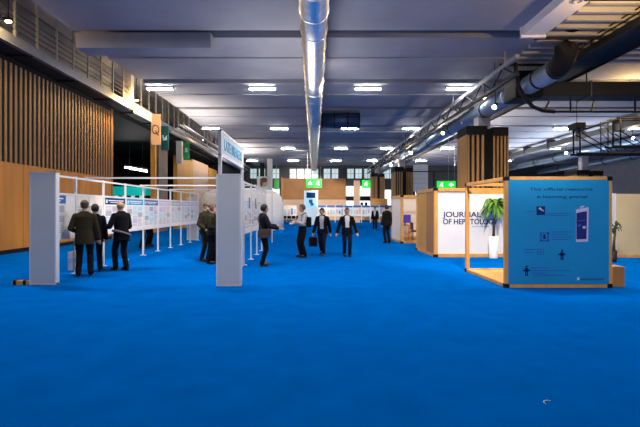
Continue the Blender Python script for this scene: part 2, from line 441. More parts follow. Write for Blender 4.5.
# black cross duct + pipe
t = thing('black_cross_duct', 'wide black box duct crossing the ceiling above the blue board booth', 'air duct', (17, 17.3, 6.1))
m = MB(); m.box(9.1, 27, 17.0, 17.9, 6.12, 6.68, 'blackmetal', .02); m.build('duct_box', t)
for x in (11, 14, 17, 20, 23, 26):
    m = MB(); m.box(x, x + .06, 16.97, 17.93, 6.09, 6.71, 'darkgrey'); m.build('flange', t)
    m = MB(); m.box(x + .1, x + .14, 17.4, 17.44, 6.68, ZC, 'blackmetal'); m.build('hanger', t)
m = MB(); m.tube((9.6, 17.2, 5.52), (27, 17.2, 5.52), .045, 'blackmetal', n=8); m.build('pipe', t)
for x in (10.3, 12.9, 15.5, 18.1, 20.7, 23.3):
    m = MB(); m.box(x, x + .05, 17.17, 17.22, 5.5, 6.14, 'blackmetal'); m.build('strut', t)
for x in (9.3, 11.2, 13.4, 15.6):
    m = MB(); m.tube((x, 17.25, 5.55), (x + 1.5, 19.2, 6.9), .04, 'blackmetal', n=6); m.build('brace', t)
m = MB()
pts = [(7.55, 16.0, 7.1), (7.62, 16.1, 6.7), (7.8, 16.3, 6.3), (8.2, 16.6, 5.92), (8.7, 17.0, 5.68), (9.2, 17.2, 5.56), (9.7, 17.2, 5.52)]
m.sweep(pts, .075, 'blackmetal', 8)
tag(m.build('flexible_hose', None, (8.4, 17, 5.5)), 'thick black hose curving down to the black pipe under the ceiling', 'hose')

# lighting truss at right
t = thing('lighting_truss', 'black hanging truss with diagonal braces above the blue board', 'truss', (14, 20, 4.2))
YT = 20.0
def P(px, py, Y=YT): return at(px, py, Y)
def bar(a, b, nm, r=.05, off=0.):
    m = MB(); a2, b2 = P(*a), P(*b); a2.y += off; b2.y += off; m.tube(a2, b2, r * .85, 'blackmetal', n=8); m.build(nm, t)
for off in (0, .5):
    bar((577, 153.5), (690, 153.5), 'bottom_chord', .06, off)
    bar((617, 118), (690, 118), 'top_chord', .05, off)
    bar((580, 128), (580, 153), 'upright', .045, off); bar((620.5, 118), (620.5, 146), 'upright', .045, off); bar((608, 120), (608, 153), 'upright', .03, off)
    bar((660, 118), (660, 153), 'upright', .045, off)
    bar((582, 133), (612, 150), 'brace', .035, off); bar((583, 130), (620, 118), 'brace', .045, off); bar((626, 150), (606, 128), 'brace', .02, off)
    bar((622, 132), (658, 152), 'brace', .035, off); bar((612, 146), (660, 146), 'middle_chord', .05, off)
for (px, py) in ((580, 153.5), (608, 153.5), (660, 153.5), (620.5, 118), (660, 118)):
    m = MB(); a2 = P(px, py); m.tube(a2, a2 + Vector((0, .5, 0)), .035, 'blackmetal', n=6); m.build('cross_bar', t)
m = MB(); a2 = P(580, 126); m.box(a2.x - .22, a2.x + .22, YT - .1, YT + .6, a2.z - .12, a2.z + .16, 'blackmetal', .02); m.build('motor_box', t)
for px in (580, 640, 685):
    m = MB(); a2 = P(px, 120); m.tube((a2.x, YT + .25, a2.z - (.1 if px > 600 else .2)), (a2.x, YT + .25, ZC), .015, 'blackmetal', n=6); m.build('chain', t)

# beams of the right bay
for i, (x, z, mm, lab) in enumerate(((20, 6.75, 'darkgrey', 'long dark box duct under the right hand bay ceiling, nearest the hall'), (25, 6.55, 'ducttinted', 'long blue round duct under the right hand bay ceiling, second from the hall'), (30, 6.3, 'ducttinted', 'long blue round duct under the right hand bay ceiling, farthest right'))):
    t = thing('side_bay_duct', lab, 'air duct', (x, 38, z))
    m = MB()
    if i == 0: m.box(x - .3, x + .3, 20, 57, z, z + .4, mm)
    else: m.tube((x, 22, z + .3), (x, 57, z + .3), .36, mm, n=20)
    m.build('duct_pipe', t)
    for y in range(24, 57, 4):
        m = MB(); m.box(x - .38, x + .38, y, y + .08, z - .08, z + .7, 'darkgrey') if i == 0 else m.tube((x, y, z + .3), (x, y + .1, z + .3), .4, 'darkgrey', n=20)
        m.build('collar', t)
        if y % 8 == 0: m = MB(); m.box(x - .02, x + .02, y, y + .04, z + .6, ZC, 'darkgrey'); m.build('hanger', t)

# floodlights
def flood(px, py, Y, label, power, aim=(0, 0, -1), r=.13, ceil=True):
    p = at(px, py, Y)
    t = thing('floodlight', label, 'floodlight', p, 'warm floodlights')
    a = Vector(aim).normalized()
    m = MB(); m.tube(p + a * -.22, p, r * .7, 'blackmetal', r2=r, n=14); m.build('housing', t)
    m = MB(); m.tube(p + a * .0, p + a * .02, r * .8, 'lampw', n=14); m.build('lens', t)
    m = MB(); m.tube(p + a * -.15, (p.x, p.y, ZC), .015, 'blackmetal', n=6); m.build('bracket', t)
    if power:
        o = light('SPOT', p + a * .08, power, (1, .78, .48), .08, spot=2.2)
        o.rotation_euler = a.to_track_quat('-Z', 'Y').to_euler()
flood(494.5, 107, 17.2, 'small warm floodlight at the near end of the blue duct, nearest of its row', 160, (-.5, -.5, -.6), .11)
flood(443, 133, 25.5, 'small warm floodlight beside the blue duct, second of its row', 120, (-.5, -.6, -.5), .12)
flood(411, 153, 34, 'small warm floodlight beside the blue duct, third of its row', 100, (-.5, -.7, -.4), .14)
flood(391, 165, 44, 'small warm floodlight beside the blue duct, farthest of its row', 60, (-.5, -.7, -.4), .16)
flood(484, 97, 18.8, 'small warm floodlight above the near slatted pillar, hanging left of the blue duct end', 0, (-.5, -.6, -.6), .10)
flood(521, 155, 43.2, 'warm floodlight in the right bay just right of the near slatted pillar', 60, (-.3, -.8, -.4), .15)
flood(566, 153, 36, 'warm floodlight in the right bay left of the black truss foot', 60, (-.3, -.8, -.4), .14)
flood(633, 138, 28.5, 'warm floodlight in the right bay behind the black truss', 60, (-.3, -.8, -.4), .12)
# warm walkway lights
WARM = (1, .62, .22)
def bulkhead(p, label, power, size=.1):
    t = thing('bulkhead_lamp', label, 'lamp', p, 'walkway lamps')
    p = Vector(p)
    B(p.x - .12, p.x + .12, p.y - .06, p.y + .06, p.z, p.z + .08, 'blackmetal', .01).build('housing', t)
    B(p.x - .08, p.x + .08, p.y - .04, p.y + .04, p.z - .05, p.z, 'lampw', .015).build('diffuser', t)
    light('POINT', (p.x, p.y, p.z - .16), power, WARM, size)
    m = MB(); m.box(p.x - .01, p.x + .01, p.y - .01, p.y + .01, p.z + .08, 9.2 if p.x < -8. else ZC, 'blackmetal'); m.build('stem', t)
bulkhead((-9.45, 13.2, 7.42), 'small warm lamp by the left walkway railing, nearest the camera', 36)
bulkhead((-9.4, 22.6, 7.38), 'small warm lamp by the left walkway above the end of the slats', 190)
bulkhead((-9.2, 35.5, 7.38), 'small warm lamp by the left walkway above the oak piers', 35)
bulkhead((8.2, 10.2, 6.65), 'small warm lamp under the ribbed ceiling beside the right walkway', 170)
bulkhead((12.6, 12.6, 7.05), 'small warm lamp under the ribbed ceiling beyond the right walkway', 45)
bulkhead((14.5, 19.6, 7.0), 'small warm lamp behind the black cross duct', 120)
bulkhead((20.5, 19.9, 7.0), 'small warm lamp behind the black cross duct, farther right', 100)

# ------------------------------------------------------------------ slatted pillars
def pillar(x0, x1, y0, d, ztop, label, ns):
    t = thing('slatted_pillar', label, 'pillar', ((x0 + x1) / 2, y0, 0), 'slatted pillars')
    B(x0 + .1, x1 - .1, y0 + .1, y0 + d - .1, 0, ztop, 'black').build('core', t); B((x0 + x1) / 2 - .3, (x0 + x1) / 2 + .3, y0 + d / 2 - .3, y0 + d / 2 + .3, ztop + .2, ZC, 'greysteel').build('core', t)
    gap = .17 * (x1 - x0); mid = x0 + .56 * (x1 - x0)
    for nm, (a, b) in (('slat_panel', (x0, mid - gap / 2)), ('slat_panel', (mid + gap / 2, x1))):
        m = MB(); m.box(a, b, y0 + .06, y0 + .1, .0, ztop, 'black'); k = ns; st = (b - a) / k
        for i in range(k): m.box(a + i * st, a + i * st + st * .5, y0, y0 + .07, .0, ztop, 'slatbright')
        m.build(nm, t)
    for sx in (x0, x1):
        m = MB(); k = ns * 2; st = d / k
        for i in range(k): m.box(sx - .03, sx + .03, y0 + i * st, y0 + i * st + st * .5, .0, ztop, 'slatbright')
        m.build('slat_panel', t)
    m = MB(); m.box(x0 - .02, mid - gap / 2 + .05, y0 - .03, y0 + d + .03, ztop, ztop + .45, 'black', .02); m.box(mid + gap / 2 - .05, x1 + .02, y0 - .03, y0 + d + .03, ztop - .05, ztop + .38, 'black', .02)
    m.box(x0 + .05, x1 - .05, y0 + .05, y0 + d - .05, ztop, ztop + .3, 'black')
    m.build('cap', t)
Yp = 21.0
pillar((467 - CX) * Yp / F, (508 - CX) * Yp / F, Yp, 1.4, 5.25, 'big slatted oak pillar with black cap rising behind the letter wall booth', 4)
Yp = 40.0
pillar((395 - CX) * Yp / F, (413 - CX) * Yp / F, Yp, 2.0, 5.1, 'slatted brown pillar with black cap behind the white booth, second along the row', 4)
Yp = 54.0
pillar((372 - CX) * Yp / F, (384.5 - CX) * Yp / F, Yp, 1.6, 5.7, 'slatted brown pillar with black cap at the far end of the hall', 4)
Yp = 40.0
pillar((577 - CX) * Yp / F, (603 - CX) * Yp / F, Yp, 2.0, 4.8, 'slatted brown pillar in the right bay, seen just above the blue board', 5)
# oak cladding round the foot of the far pillar
tag(B((371 - CX) * 53.7 / F, (387 - CX) * 53.7 / F, 53.3, 53.8, 0, 2.9, 'timber', .02).build('counter_panel', None, (8, 53.5, 0)), 'tall light oak panel standing before the far slatted pillar', 'panel')

# ------------------------------------------------------------------ signs
def rods(t, xs, y, z0, z1=None):
    for x in xs:
        m = MB(); m.tube((x, y, z0), (x, y, z1 or ZC), .012, 'greysteel', n=6); m.build('rod', t)
def arrow(m, x, y, z, s, dx, mm='glyph'):
    """triangle arrow + shaft facing the hall front"""
    V = [(x + dx * s, y, z), (x - dx * s * .1, y, z + s * .75), (x - dx * s * .1, y, z - s * .75)]
    W = [(a, y + .01, c_) for a, b, c_ in V]
    m.faces(V + W, [(0, 1, 2), (5, 4, 3), (0, 3, 4, 1), (1, 4, 5, 2), (2, 5, 3, 0)], mm)
    m.box(x - dx * s * .9, x, y, y + .01, z - s * .25, z + s * .25, mm)
def runner(m, x, y, z, s, mm='glyph'):
    m.ball((x + .1 * s, y, z + .75 * s), (.16 * s, .012, .16 * s), mm, sub=1)
    for a, b in (((0, .55), (-.1, 0)), ((-.1, 0), (.35, -.3)), ((.35, -.3), (.3, -.75)), ((-.1, 0), (-.45, -.45)), ((-.45, -.45), (-.8, -.4)), ((0, .5), (.45, .3)), ((0, .5), (-.4, .25)), ((-.4, .25), (-.45, -.05))):
        m.tube((x + a[0] * s, y, z + a[1] * s), (x + b[0] * s, y, z + b[1] * s), .1 * s, mm, n=6)
def exit_sign(px0, px1, py0, py1, Y, label, glyphs, hang=None):
    a, b = at(px0, py0, Y), at(px1, py1, Y)
    t = thing('exit_sign', label, 'exit sign', ((a.x + b.x) / 2, Y, b.z))
    n = len(glyphs); wd = (b.x - a.x) / n
    for i, g in enumerate(glyphs):
        x0 = a.x + i * wd
        B(x0 + .01, x0 + wd - .01, Y, Y + .12, b.z, a.z, 'green', .02).build('sign_box', t)
        m = MB(); cx, cz, s = x0 + wd / 2, (a.z + b.z) / 2, min(wd, a.z - b.z) * .36
        if g == 'run': runner(m, cx, Y - .008, cz, s)
        elif g == 'up':
            V = [(cx, Y - .012, cz + s * .9), (cx - s * .8, Y - .012, cz - s * .5), (cx + s * .8, Y - .012, cz - s * .5)]
            m.faces(V + [(p, Y, q) for p, _, q in V], [(0, 1, 2), (5, 4, 3), (0, 3, 4, 1), (1, 4, 5, 2), (2, 5, 3, 0)], 'glyph')
        else: arrow(m, cx, Y - .012, cz, s, g)
        m.build('pictogram', t)
    rods(t, hang or (a.x + .15, b.x - .15), Y + .06, a.z, 6.93 if hang else None)
exit_sign(306, 322, 179, 187.5, 44, 'double green exit sign hanging in the middle above the tall white totem', ['up', 'run'])
exit_sign(362, 370.5, 180, 188, 46, 'single green exit sign hanging left of the far slatted pillar', ['run'])
exit_sign(437, 456, 181, 188.5, 30, 'green exit sign with two pictograms above the letter wall booth', ['run', -1], (9.46, 9.9))

# beige icon sign, teal arrow sign, green banner on the left
def plate_sign(px0, px1, py0, py1, Y, mm, label, fn, ztop=None):
    a, b = at(px0, py0, Y), at(px1, py1, Y)
    t = thing('hanging_sign', label, 'sign', ((a.x + b.x) / 2, Y, b.z))
    B(a.x, b.x, Y, Y + .08, b.z, a.z, mm, .01).build('sign_board', t)
    m = MB(); fn(m, (a.x + b.x) / 2, Y - .01, (a.z + b.z) / 2, b.x - a.x); m.build('pictogram', t)
    rods(t, ((a.x + b.x) / 2,), Y + .04, a.z, ztop)
    return t
def ring(m, x, y, z, wd):
    r = wd * .34
    pts = [(x + r * math.cos(i * PI / 10), y, z + r * 1.35 * math.sin(i * PI / 10)) for i in range(21)]
    m.sweep(pts, .035, 'brownbag', 6); m.tube((x - .02, y, z - r * .3), (x + r * .9, y, z - r * 1.9), .035, 'brownbag', n=6)
plate_sign(151, 160.5, 114, 145, 25.8, 'beige', 'tall beige sign with a ring symbol hanging above the dark opening', ring, 9.2)
def tri(m, x, y, z, wd):
    s = wd * .3
    V = [(x + s, y, z + s * 1.3), (x + s, y, z - s), (x - s, y, z - s)]
    m.faces(V + [(p, y + .01, q) for p, _, q in V], [(0, 1, 2), (5, 4, 3), (0, 3, 4, 1), (1, 4, 5, 2), (2, 5, 3, 0)], 'paleblue')
    m.box(x - s, x - s * .5, y, y + .01, z - s * .2, z + s * 1.3, 'paleblue')
plate_sign(161, 168.5, 126, 150, 27.0, 'teal', 'dark teal sign with a white arrow hanging right of the beige sign', tri, 9.2)
def grn(m, x, y, z, wd): m.box(x - wd * .25, x + wd * .25, y, y + .01, z - .1, z + .25, 'paleblue')
plate_sign(183.5, 189, 142, 160, 33.0, 'greenp', 'narrow green sign hanging above the oak piers on the left', grn, 6.98)
tag(B(at(176, 0, 33.5).x, at(181.5, 0, 33.5).x, 33.5, 33.9, 5.2, 6.96, 'pinkwhite', .01).build('hanging_banner', None, (-10.6, 33.5, 5.2)), 'pale pink narrow banner beside the green sign on the left wall', 'banner')

# ------------------------------------------------------------------ side hall things
p0, p1 = at(125, 167, 34), at(147, 171, 34)
t = thing('tube_lamp', 'white strip lamp glowing inside the dark opening on the left', 'lamp', (p0 + p1) / 2)
m = MB(); m.tube(p0, p1, .07, 'lamp', n=10); m.build('tube', t)
m = MB(); m.tube(p0 + Vector((0, .02, .12)), p1 + Vector((0, .02, .12)), .11, 'greysteel', n=8); m.build('reflector', t)
m = MB()
for q in (.2, .8): pp = p0.lerp(p1, q); m.tube(pp + Vector((0, 0, .2)), (pp.x, pp.y, 6.85), .015, 'greysteel', n=6)
m.build('rod', t)
a, b = at(112, 186, 36), at(146, 197, 36)
t = thing('service_counter', 'teal lit counter with glass bays inside the dark opening', 'counter', ((a.x + b.x) / 2, 36, 0))
B(a.x - 2, b.x, 36, 37.2, 2.75, 3.5, 'teallit', .03).build('fascia', t)
B(a.x - 2, b.x, 36, 37.2, 0, 1.1, 'teal', .02).build('base', t)
for i in range(7):
    x = a.x - 1.5 + i * .72
    if x + .4 < b.x: B(x, x + .32, 36.5, 36.56, 1.1, 2.75, 'pane').build('glass_bay', t)
for x in (a.x - 2, b.x - .1): B(x, x + .1, 36.05, 37.15, 1.1, 2.75, 'black').build('post', t)
a, b = at(169, 188, 36), at(176, 203, 36)
tag(B(a.x, b.x, 36, 36.3, 0, 3.2, 'teal', .02).build('teal_kiosk', None, ((a.x + b.x) / 2, 36, 0)), 'dark teal kiosk in the gap before the oak piers', 'kiosk')

# ------------------------------------------------------------------ end panels, header sign
def end_panel(x0, x1, y, z, label, d=.12, w2=False):
    t = thing('end_panel', label, 'display panel', ((x0 + x1) / 2, y, 0), 'end panels of the poster rows')
    B(x0 + .03, x1 - .03, y, y + d, .03, z - .02, 'panel', .004).build('board', t)
    for x in (x0, x1 - .035): B(x, x + .035, y - .008, y + d + .008, 0, z, 'alu', .005).build('edge_profile', t)
    B(x0, x1, y - .008, y + d + .008, z - .02, z, 'alu').build('top_profile', t)
    B(x0, x1, y - .012, y + d + .012, 0, .035, 'alu').build('base_profile', t)
    return t
end_panel(-6.0, -5.44, 9.0, 2.38, 'tall blue grey end panel standing nearest the slatted wall')
end_panel(-2.03, -1.51, 8.85, 2.33, 'tall pale grey end panel under the header sign in the middle')
end_panel(-6.55, -6.0, 22.0, 2.2, 'white end panel at the far end of the left poster row')
t = thing('foot_beam', 'short oak foot beam lying left of the blue grey end panel', 'beam', (-6.2, 9.05, 0))
B(-6.35, -6.03, 8.98, 9.1, 0, .09, 'timber', .01).build('beam', t)
for x in (-6.33, -6.12): B(x, x + .06, 8.97, 9.11, 0, .1, 'blackmetal').build('bracket', t)

XS = -2.0
t = thing('header_sign', 'white framed header sign with blue lettering above the middle end panel', 'sign', (XS, 10.4, 0))
for y in (9.06, 11.85): B(XS - .035, XS + .035, y, y + .07, 0, 3.3, 'alu', .005).build('post', t)
B(XS - .02, XS + .02, 9.13, 11.85, 2.76, 3.26, 'white').build('board', t)
for z in (2.72, 3.25): B(XS - .035, XS + .035, 9.06, 11.92, z, z + .05, 'alu', .004).build('frame_rail', t)
m = MB(); m.box(XS + .02, XS + .024, 9.25, 11.7, 2.82, 3.22, 'paleblue')
RX = Matrix(((0, 0, 1, XS + .026), (1, 0, 0, 9.4), (0, 1, 0, 2.9), (0, 0, 0, 1)))
m.text('LATE BREAKERS', .34, RX, 'cyan', .004, width=2.25, bold=.005); m.build('lettering', t)

# ------------------------------------------------------------------ poster rows
XA, XB_ = -5.92, -2.0
t = thing('poster_stand', 'long white stand of posts, rails and boards carrying the left poster row', 'poster stand', (XA, 14, 0))
YB = [9.2 + 1.4 * i for i in range(10)]
for i, y in enumerate(YB):
    B(XA - .025, XA + .025, y - .025, y + .025, 0, 2.4, 'alu', .004).build('post', t)
    B(XA - .09, XA + .09, y - .05, y + .05, 0, .015, 'alu').build('foot_plate', t)
for z in (2.36, 1.95, .90):
    B(XA - .022, XA + .022, 9.2, YB[-1], z - .02, z + .025, 'alu').build('rail', t)
for i in range(9): B(XA - .012, XA + .012, YB[i] + .03, YB[i + 1] - .03, .92, 1.94, 'white').build('board', t)
YC = [9.2 + 1.4 * i for i in range(7)]
t = thing('poster_stand', 'white stand of posts, rails and boards carrying the middle poster row behind the header sign', 'poster stand', (XB_, 14, 0))
for i, y in enumerate(YC):
    if i == 0: continue
    B(XB_ - .025, XB_ + .025, y + .15 - .025, y + .15 + .025, 0, 2.4, 'alu', .004).build('post', t)
    B(XB_ - .09, XB_ + .09, y + .1, y + .2, 0, .015, 'alu').build('foot_plate', t)
for z in (2.36, 2.12, .90):
    B(XB_ - .022, XB_ + .022, 12.0, YC[-1] + .15, z - .02, z + .025, 'alu').build('rail', t)
for i in range(2, 6): B(XB_ - .012, XB_ + .012, YC[i] + .18, YC[i + 1] + .12, .92, 2.1, 'white').build('board', t)
for (y, z), lab in zip(((11.1, 2.405), (14.6, 2.405), (17.6, 2.405), (20.4, 2.405)), ('nearest and topmost in the photo', 'second from the camera', 'third from the camera', 'farthest and lowest in the photo')):
    tt = thing('cross_rail', 'thin white rail bridging the two poster rows overhead, ' + lab, 'rail', (-4, y, z), 'rails between the poster rows')
    B(XA - .02, XB_ + .02 if y < 18 else XA + 3.9, y - .02, y + .02, z - .02, z + .02, 'alu').build('bar', tt)
    for x in (XA, XB_ if y < 18 else XA + 3.86): B(x - .03, x + .03, y - .028, y + .028, z - .025, z + .028, 'alu').build('clamp', tt)
    if y > 17.8 or y > 17.5: B(XB_ - .025, XB_ + .025, y - .025, y + .025, 0, z - .02, 'alu').build('post', tt)

def poster(x, y0, y1, z0, z1, hm, label, n, body='white', group='posters'):
    """poster hung on the +x face of a board"""
    t = thing('research_poster', label, 'poster', (x, (y0 + y1) / 2, z0), group)
    m = MB(); m.box(x, x + .006, y0, y1, z0, z1, body)
    rnd = random.Random(n)
    wd = (y1 - y0 - .08) / 3; zt = z1 - .24
    for c_ in range(3):
        z = zt
        a = y0 + .03 + c_ * (wd + .01)
        while z > z0 + .08:
            if rnd.random() < .22 and z - z0 > .3:
                m.box(x + .006, x + .0075, a, a + wd * .9, z - .16, z, rnd.choice(['lav', 'paleblue', 'greyprint', 'greyprint'])); z -= .19
            else:
                m.box(x + .006, x + .0075, a, a + wd * rnd.uniform(.7, .95), z - .018, z, 'greyprint'); z -= .04
    m.build('sheet', t)
    if hm:
        m = MB(); m.box(x + .006, x + .009, y0, y1, z1 - .19, z1, hm)
        m.box(x + .009, x + .0105, y0 + .2, y1 - .1, z1 - .09, z1 - .06, 'white'); m.box(x + .009, x + .0105, y0 + .3, y1 - .2, z1 - .14, z1 - .12, 'white')
        m.box(x + .009, x + .0105, y0 + .04, y0 + .15, z1 - .15, z1 - .05, 'paleblue')
        m.build('header', t)
hd = [('midblue', 'pale poster with a small blue header beside the blue grey end panel'), (None, 'white poster without header behind the man in the olive cap'),
      ('navy', 'white poster with dark blue header just left of the bald man in black'), ('cyan', 'white poster with light blue header right of the bald man in black'),
      ('midblue', 'white poster with mid blue header, second right of the bald man'), ('lav', 'greyish poster with lilac header, third right of the bald man'),
      ('greyprint', 'greyish poster with grey header, fourth right of the bald man'), ('lav', 'pale poster with lilac header, second from the far end of the left row'), ('lav', 'pale poster with lilac header at the far end of the left row')]
for i, (h_, lab) in enumerate(hd):
    y0, y1 = YB[i] + .06, YB[i + 1] - .06
    if i == 0: y1 = YB[0] + .95
    poster(XA + .0125, y0, y1, .95, 1.92, h_, lab, i + 3, 'pinkwhite' if i in (0, 1, 5) else 'white')
hc = ['large white poster with small blue mark, nearest on the middle row', 'large white poster with blue mark behind the person with a brown bag', 'large pale poster third along the middle row', 'large pale poster at the far end of the middle row']
for i in range(2, 6):
    y0, y1 = YC[i] + .22, YC[i + 1] + .08
    poster(XB_ + .0125, y0, y1, .95, 2.08, None, hc[i - 2], i + 30, 'white')
    tt = [o for o in COL.objects if o.name.startswith('research_poster') and o.type == 'EMPTY'][-1]
    if i < 4:
        m = MB(); m.box(XB_ + .0185, XB_ + .021, y0 + .75, y0 + 1.0, 1.62, 1.95, 'midblue'); m.build('logo', tt)

# white rounded pavilion behind the middle row
xc, yc, rr, hh = -2.4 * 1.0, 33.6, 3.25, 3.1
xc = (237 - CX) * 31.5 / F
m = MB()
rg = []
for z, f in ((0, 1.), (1.2, 1.), (2.0, .985), (2.5, .95), (2.85, .87), (3.05, .74), (3.14, .5), (3.17, .2)):
    rg.append((xc, yc, z, 3.3 * f, 2.4 * f))
m.rings(rg, 'white', 48)
t = thing('white_pavilion', 'big white rounded pavilion behind the middle poster row', 'pavilion', (xc, yc, 0))
m.build('shell', t)
m = MB(); m.rings([(xc, yc, 0, 3.33, 2.43), (xc, yc, .08, 3.33, 2.43)], 'alu', 48); m.build('base_ring', t)

# portrait banner, white column
a, b = at(257, 176.5, 37), at(270.5, 196, 37)
t = thing('portrait_banner', 'tall pale banner with a printed portrait rising behind the white pavilion', 'banner', ((a.x + b.x) / 2, 37, 0))
B(a.x, b.x, 37, 37.1, 0, a.z, 'panel').build('board', t)
m = MB(); xm = (a.x + b.x) / 2; zt = a.z
m.ball((xm + .08, 36.99, zt - .55), (.27, .015, .36), 'skin'); m.ball((xm + .0, 36.985, zt - .32), (.34, .02, .24), 'hairbrown'); m.ball((xm - .2, 36.985, zt - .55), (.12, .02, .35), 'hairbrown')
m.ball((xm + .05, 36.99, zt - 1.15), (.5, .012, .32), 'paleblue'); m.build('portrait', t)
tag(B(at(267, 0, 50).x, at(272, 0, 50).x, 50, 50.6, 0, ZC, 'whiteglow' if False else 'white', .02).build('white_column', None, (-5.2, 50, 0)), 'slim white column left of the brown far wall', 'column')
tag(B(at(260, 0, 54).x, at(264, 0, 54).x, 54, 54.5, 0, ZC, 'black', .02).build('black_column', None, (-6.6, 54, 0)), 'black column near the far wall behind the portrait banner', 'column')
tag(B(at(274, 0, 52).x, at(279, 0, 52).x, 52, 52.1, 4.0, 5.2, 'greenp', .02).build('green_sign', None, (-4.6, 52, 4.0)), 'small green sign hanging left of the brown far wall', 'sign')
m = MB(); xg = (at(274, 0, 52).x + at(279, 0, 52).x) / 2; m.tube((xg, 52.05, 5.2), (xg, 52.05, ZC), .03, 'greysteel', n=6); m.build('rod', bpy.data.objects['green_sign'])
tag(B(at(354, 0, 50).x, at(360, 0, 50).x, 50, 50.4, 0, 4.95, 'pinkwall', .02).build('peach_column', None, (5, 50, 0)), 'slim peach column left of the single green exit sign', 'column')
tag(B(at(282, 0, 55).x - .1, at(282, 0, 55).x + .1, 55, 55.2, 0, 5.7, 'brownwood').build('wood_post', None, (-4.1, 55, 0)), 'slim brown post at the left edge of the brown far wall', 'post')

# totem
a, b = at(304, 190.5, 43), at(318, 226, 43)
t = thing('info_totem', 'tall white totem with blue printed panel standing in the middle distance', 'totem', ((a.x + b.x) / 2, 43, 0))
B(a.x, b.x, 43, 43.25, 0, a.z, 'totembody', .01).build('body', t)
B(a.x + .16, b.x - .16, 42.985, 43, 1.75, a.z - .12, 'totemglow').build('printed_panel', t)
m = MB(); m.box(a.x + .25, b.x - .25, 42.97, 42.985, a.z - .75, a.z - .2, 'navy')
m.box((a.x + b.x) / 2 - .2, (a.x + b.x) / 2 + .15, 42.97, 42.985, 2.2, 2.55, 'midblue'); m.box((a.x + b.x) / 2 - .05, (a.x + b.x) / 2 + .25, 42.97, 42.985, 1.95, 2.2, 'midblue')
m.build('graphic', t)

# far poster boards and chairs
FB = [(-7.2, 'first'), (-5.9, 'second'), (-4.6, 'third'), (-3.3, 'fourth'), (-2.0, 'fifth')]
def far_board(x, y, wd, label, hm, rnd):
    t = thing('poster_board', label, 'poster board', (x, y, 0), 'far poster boards')
    B(x - wd / 2, x + wd / 2, y, y + .03, .75, 2.0, 'white').build('board', t)
    for s in (-1, 1): B(x + s * (wd / 2 + .02) - .02, x + s * (wd / 2 + .02) + .02, y - .01, y + .04, 0, 2.05, 'alu').build('post', t)
    B(x - wd / 2, x + wd / 2, y - .015, y + .0, 1.78, 2.02, hm).build('header', t)
    m = MB()
    for i in range(3):
        m.box(x - wd / 2 + .08 + i * wd / 3.1, x - wd / 2 + .05 + (i + .8) * wd / 3.1, y - .006, y, rnd.uniform(.85, 1.1), rnd.uniform(1.4, 1.7), rnd.choice(['lav', 'paleblue', 'greyprint', 'pinkwall', 'cyan']))
    m.build('print', t)
rnd = random.Random(3)
for i in range(9):
    far_board(.95 + i * 1.02, 50.0 - .05 * i, .94, 'white poster board with blue header in the far right row, %s from its left end' % ORD[i], 'midblue', rnd)
for i in range(6):
    far_board(-8.4 + i * 1.15, 51.0, 1.05, 'cream poster board in the far left row, %s from its left end' % ORD[i], 'pinkwhite', rnd)
def chair(x, y, rot, label, mm, group, zs=1.):
    t = thing('chair', label, 'chair', (x, y, 0), group)
    R = Matrix.Translation((x, y, 0)) @ Matrix.Rotation(rot, 4, 'Z')
    m = MB(); m.box(-.22, .22, -.22, .22, .43, .48, mm, .015, R); m.build('seat', t)
    m = MB(); m.box(-.21, .21, .19, .23, .55, .86, mm, .015, R); m.build('backrest', t)
    for sx in (-.19, .19):
        for sy in (-.19, .19):
            m = MB(); m.tube(R @ Vector((sx, sy, 0)), R @ Vector((sx, sy, .86 if sy > 0 else .44)), .015, 'blackmetal', n=6); m.build('leg', t)
    return t
for i, px in enumerate((280, 284.5, 289, 293.5, 298, 302.5)):
    x = at(px, 0, 46).x
    if i == 0: ch0 = chair(x, 46, 0, 'dark chair in the far row left of the totem, first from its left end', 'suit', 'far row of dark chairs')
    else: dup(ch0, (x, 46, 0), 'dark chair in the far row left of the totem, %s from its left end' % ORD[i])

# ------------------------------------------------------------------ timber booths on the right
def post(t, x, y, z0, z1, w=.085, nm='post', mm='timber'): B(x, x + w, y, y + w, z0, z1, mm, .006).build(nm, t)
def corner(t, x, y, z, w=.1): B(x - .008, x + w - .008, y - .008, y + w - .008, z, z + .085, 'black', .006).build('corner_joint', t)

# booth A: open timber cube with blue board
AX0, AX1, AY0, AY1, AZ = 3.87, 6.04, 8.65, 10.94, 2.26
W = .085
t = thing('timber_booth', 'open timber cube booth with the big blue board on its front', 'booth', ((AX0 + AX1) / 2, (AY0 + AY1) / 2, 0))
for x in (AX0, AX1 - W):
    for y in (AY0, AY1 - W): post(t, x, y, .085, AZ - .085)
for x in (AX0, AX1 - W):
    for y in (AY0, AY1 - W):
        corner(t, x, y, 0); corner(t, x, y, AZ - .085)
for z in (0, AZ - W):
    for y in (AY0, AY1 - W): B(AX0 + W + .01, AX1 - W - .01, y, y + W, z + .003, z + W - .003, 'timber', .006).build('rail', t)
    for x in (AX0, AX1 - W): B(x, x + W, AY0 + W + .01, AY1 - W - .01, z + .003, z + W - .003, 'timber', .006).build('rail', t)
B(AX0 + W, AX1 - W, AY0 + W, AY1 - W, .01, .06, 'ply').build('floor_plate', t)
B(AX0 + W, AX1 - W, AY1 - W, AY1 - .02, AZ - .28, AZ - .2, 'timber').build('header_rail', t)
FY = AY0 - .005
bb = B(AX0 + W - .02, AX1 - W + .02, FY, FY + .02, W - .01, AZ - W + .02, 'blueboard').build('board', t)
def F_(px, py): v = at(px, py, FY); return v.x, v.z
def frect(m, px0, px1, py0, py1, mm, d=.004):
    x0, z1 = F_(px0, py0); x1, z0 = F_(px1, py1); m.box(x0, x1, FY - d, FY, z0, z1, mm)
def FT(px, py, dd=.002):
    x, z = F_(px, py); return Matrix(((1, 0, 0, x), (0, 0, -1, FY - dd), (0, 1, 0, z), (0, 0, 0, 1)))
m = MB()
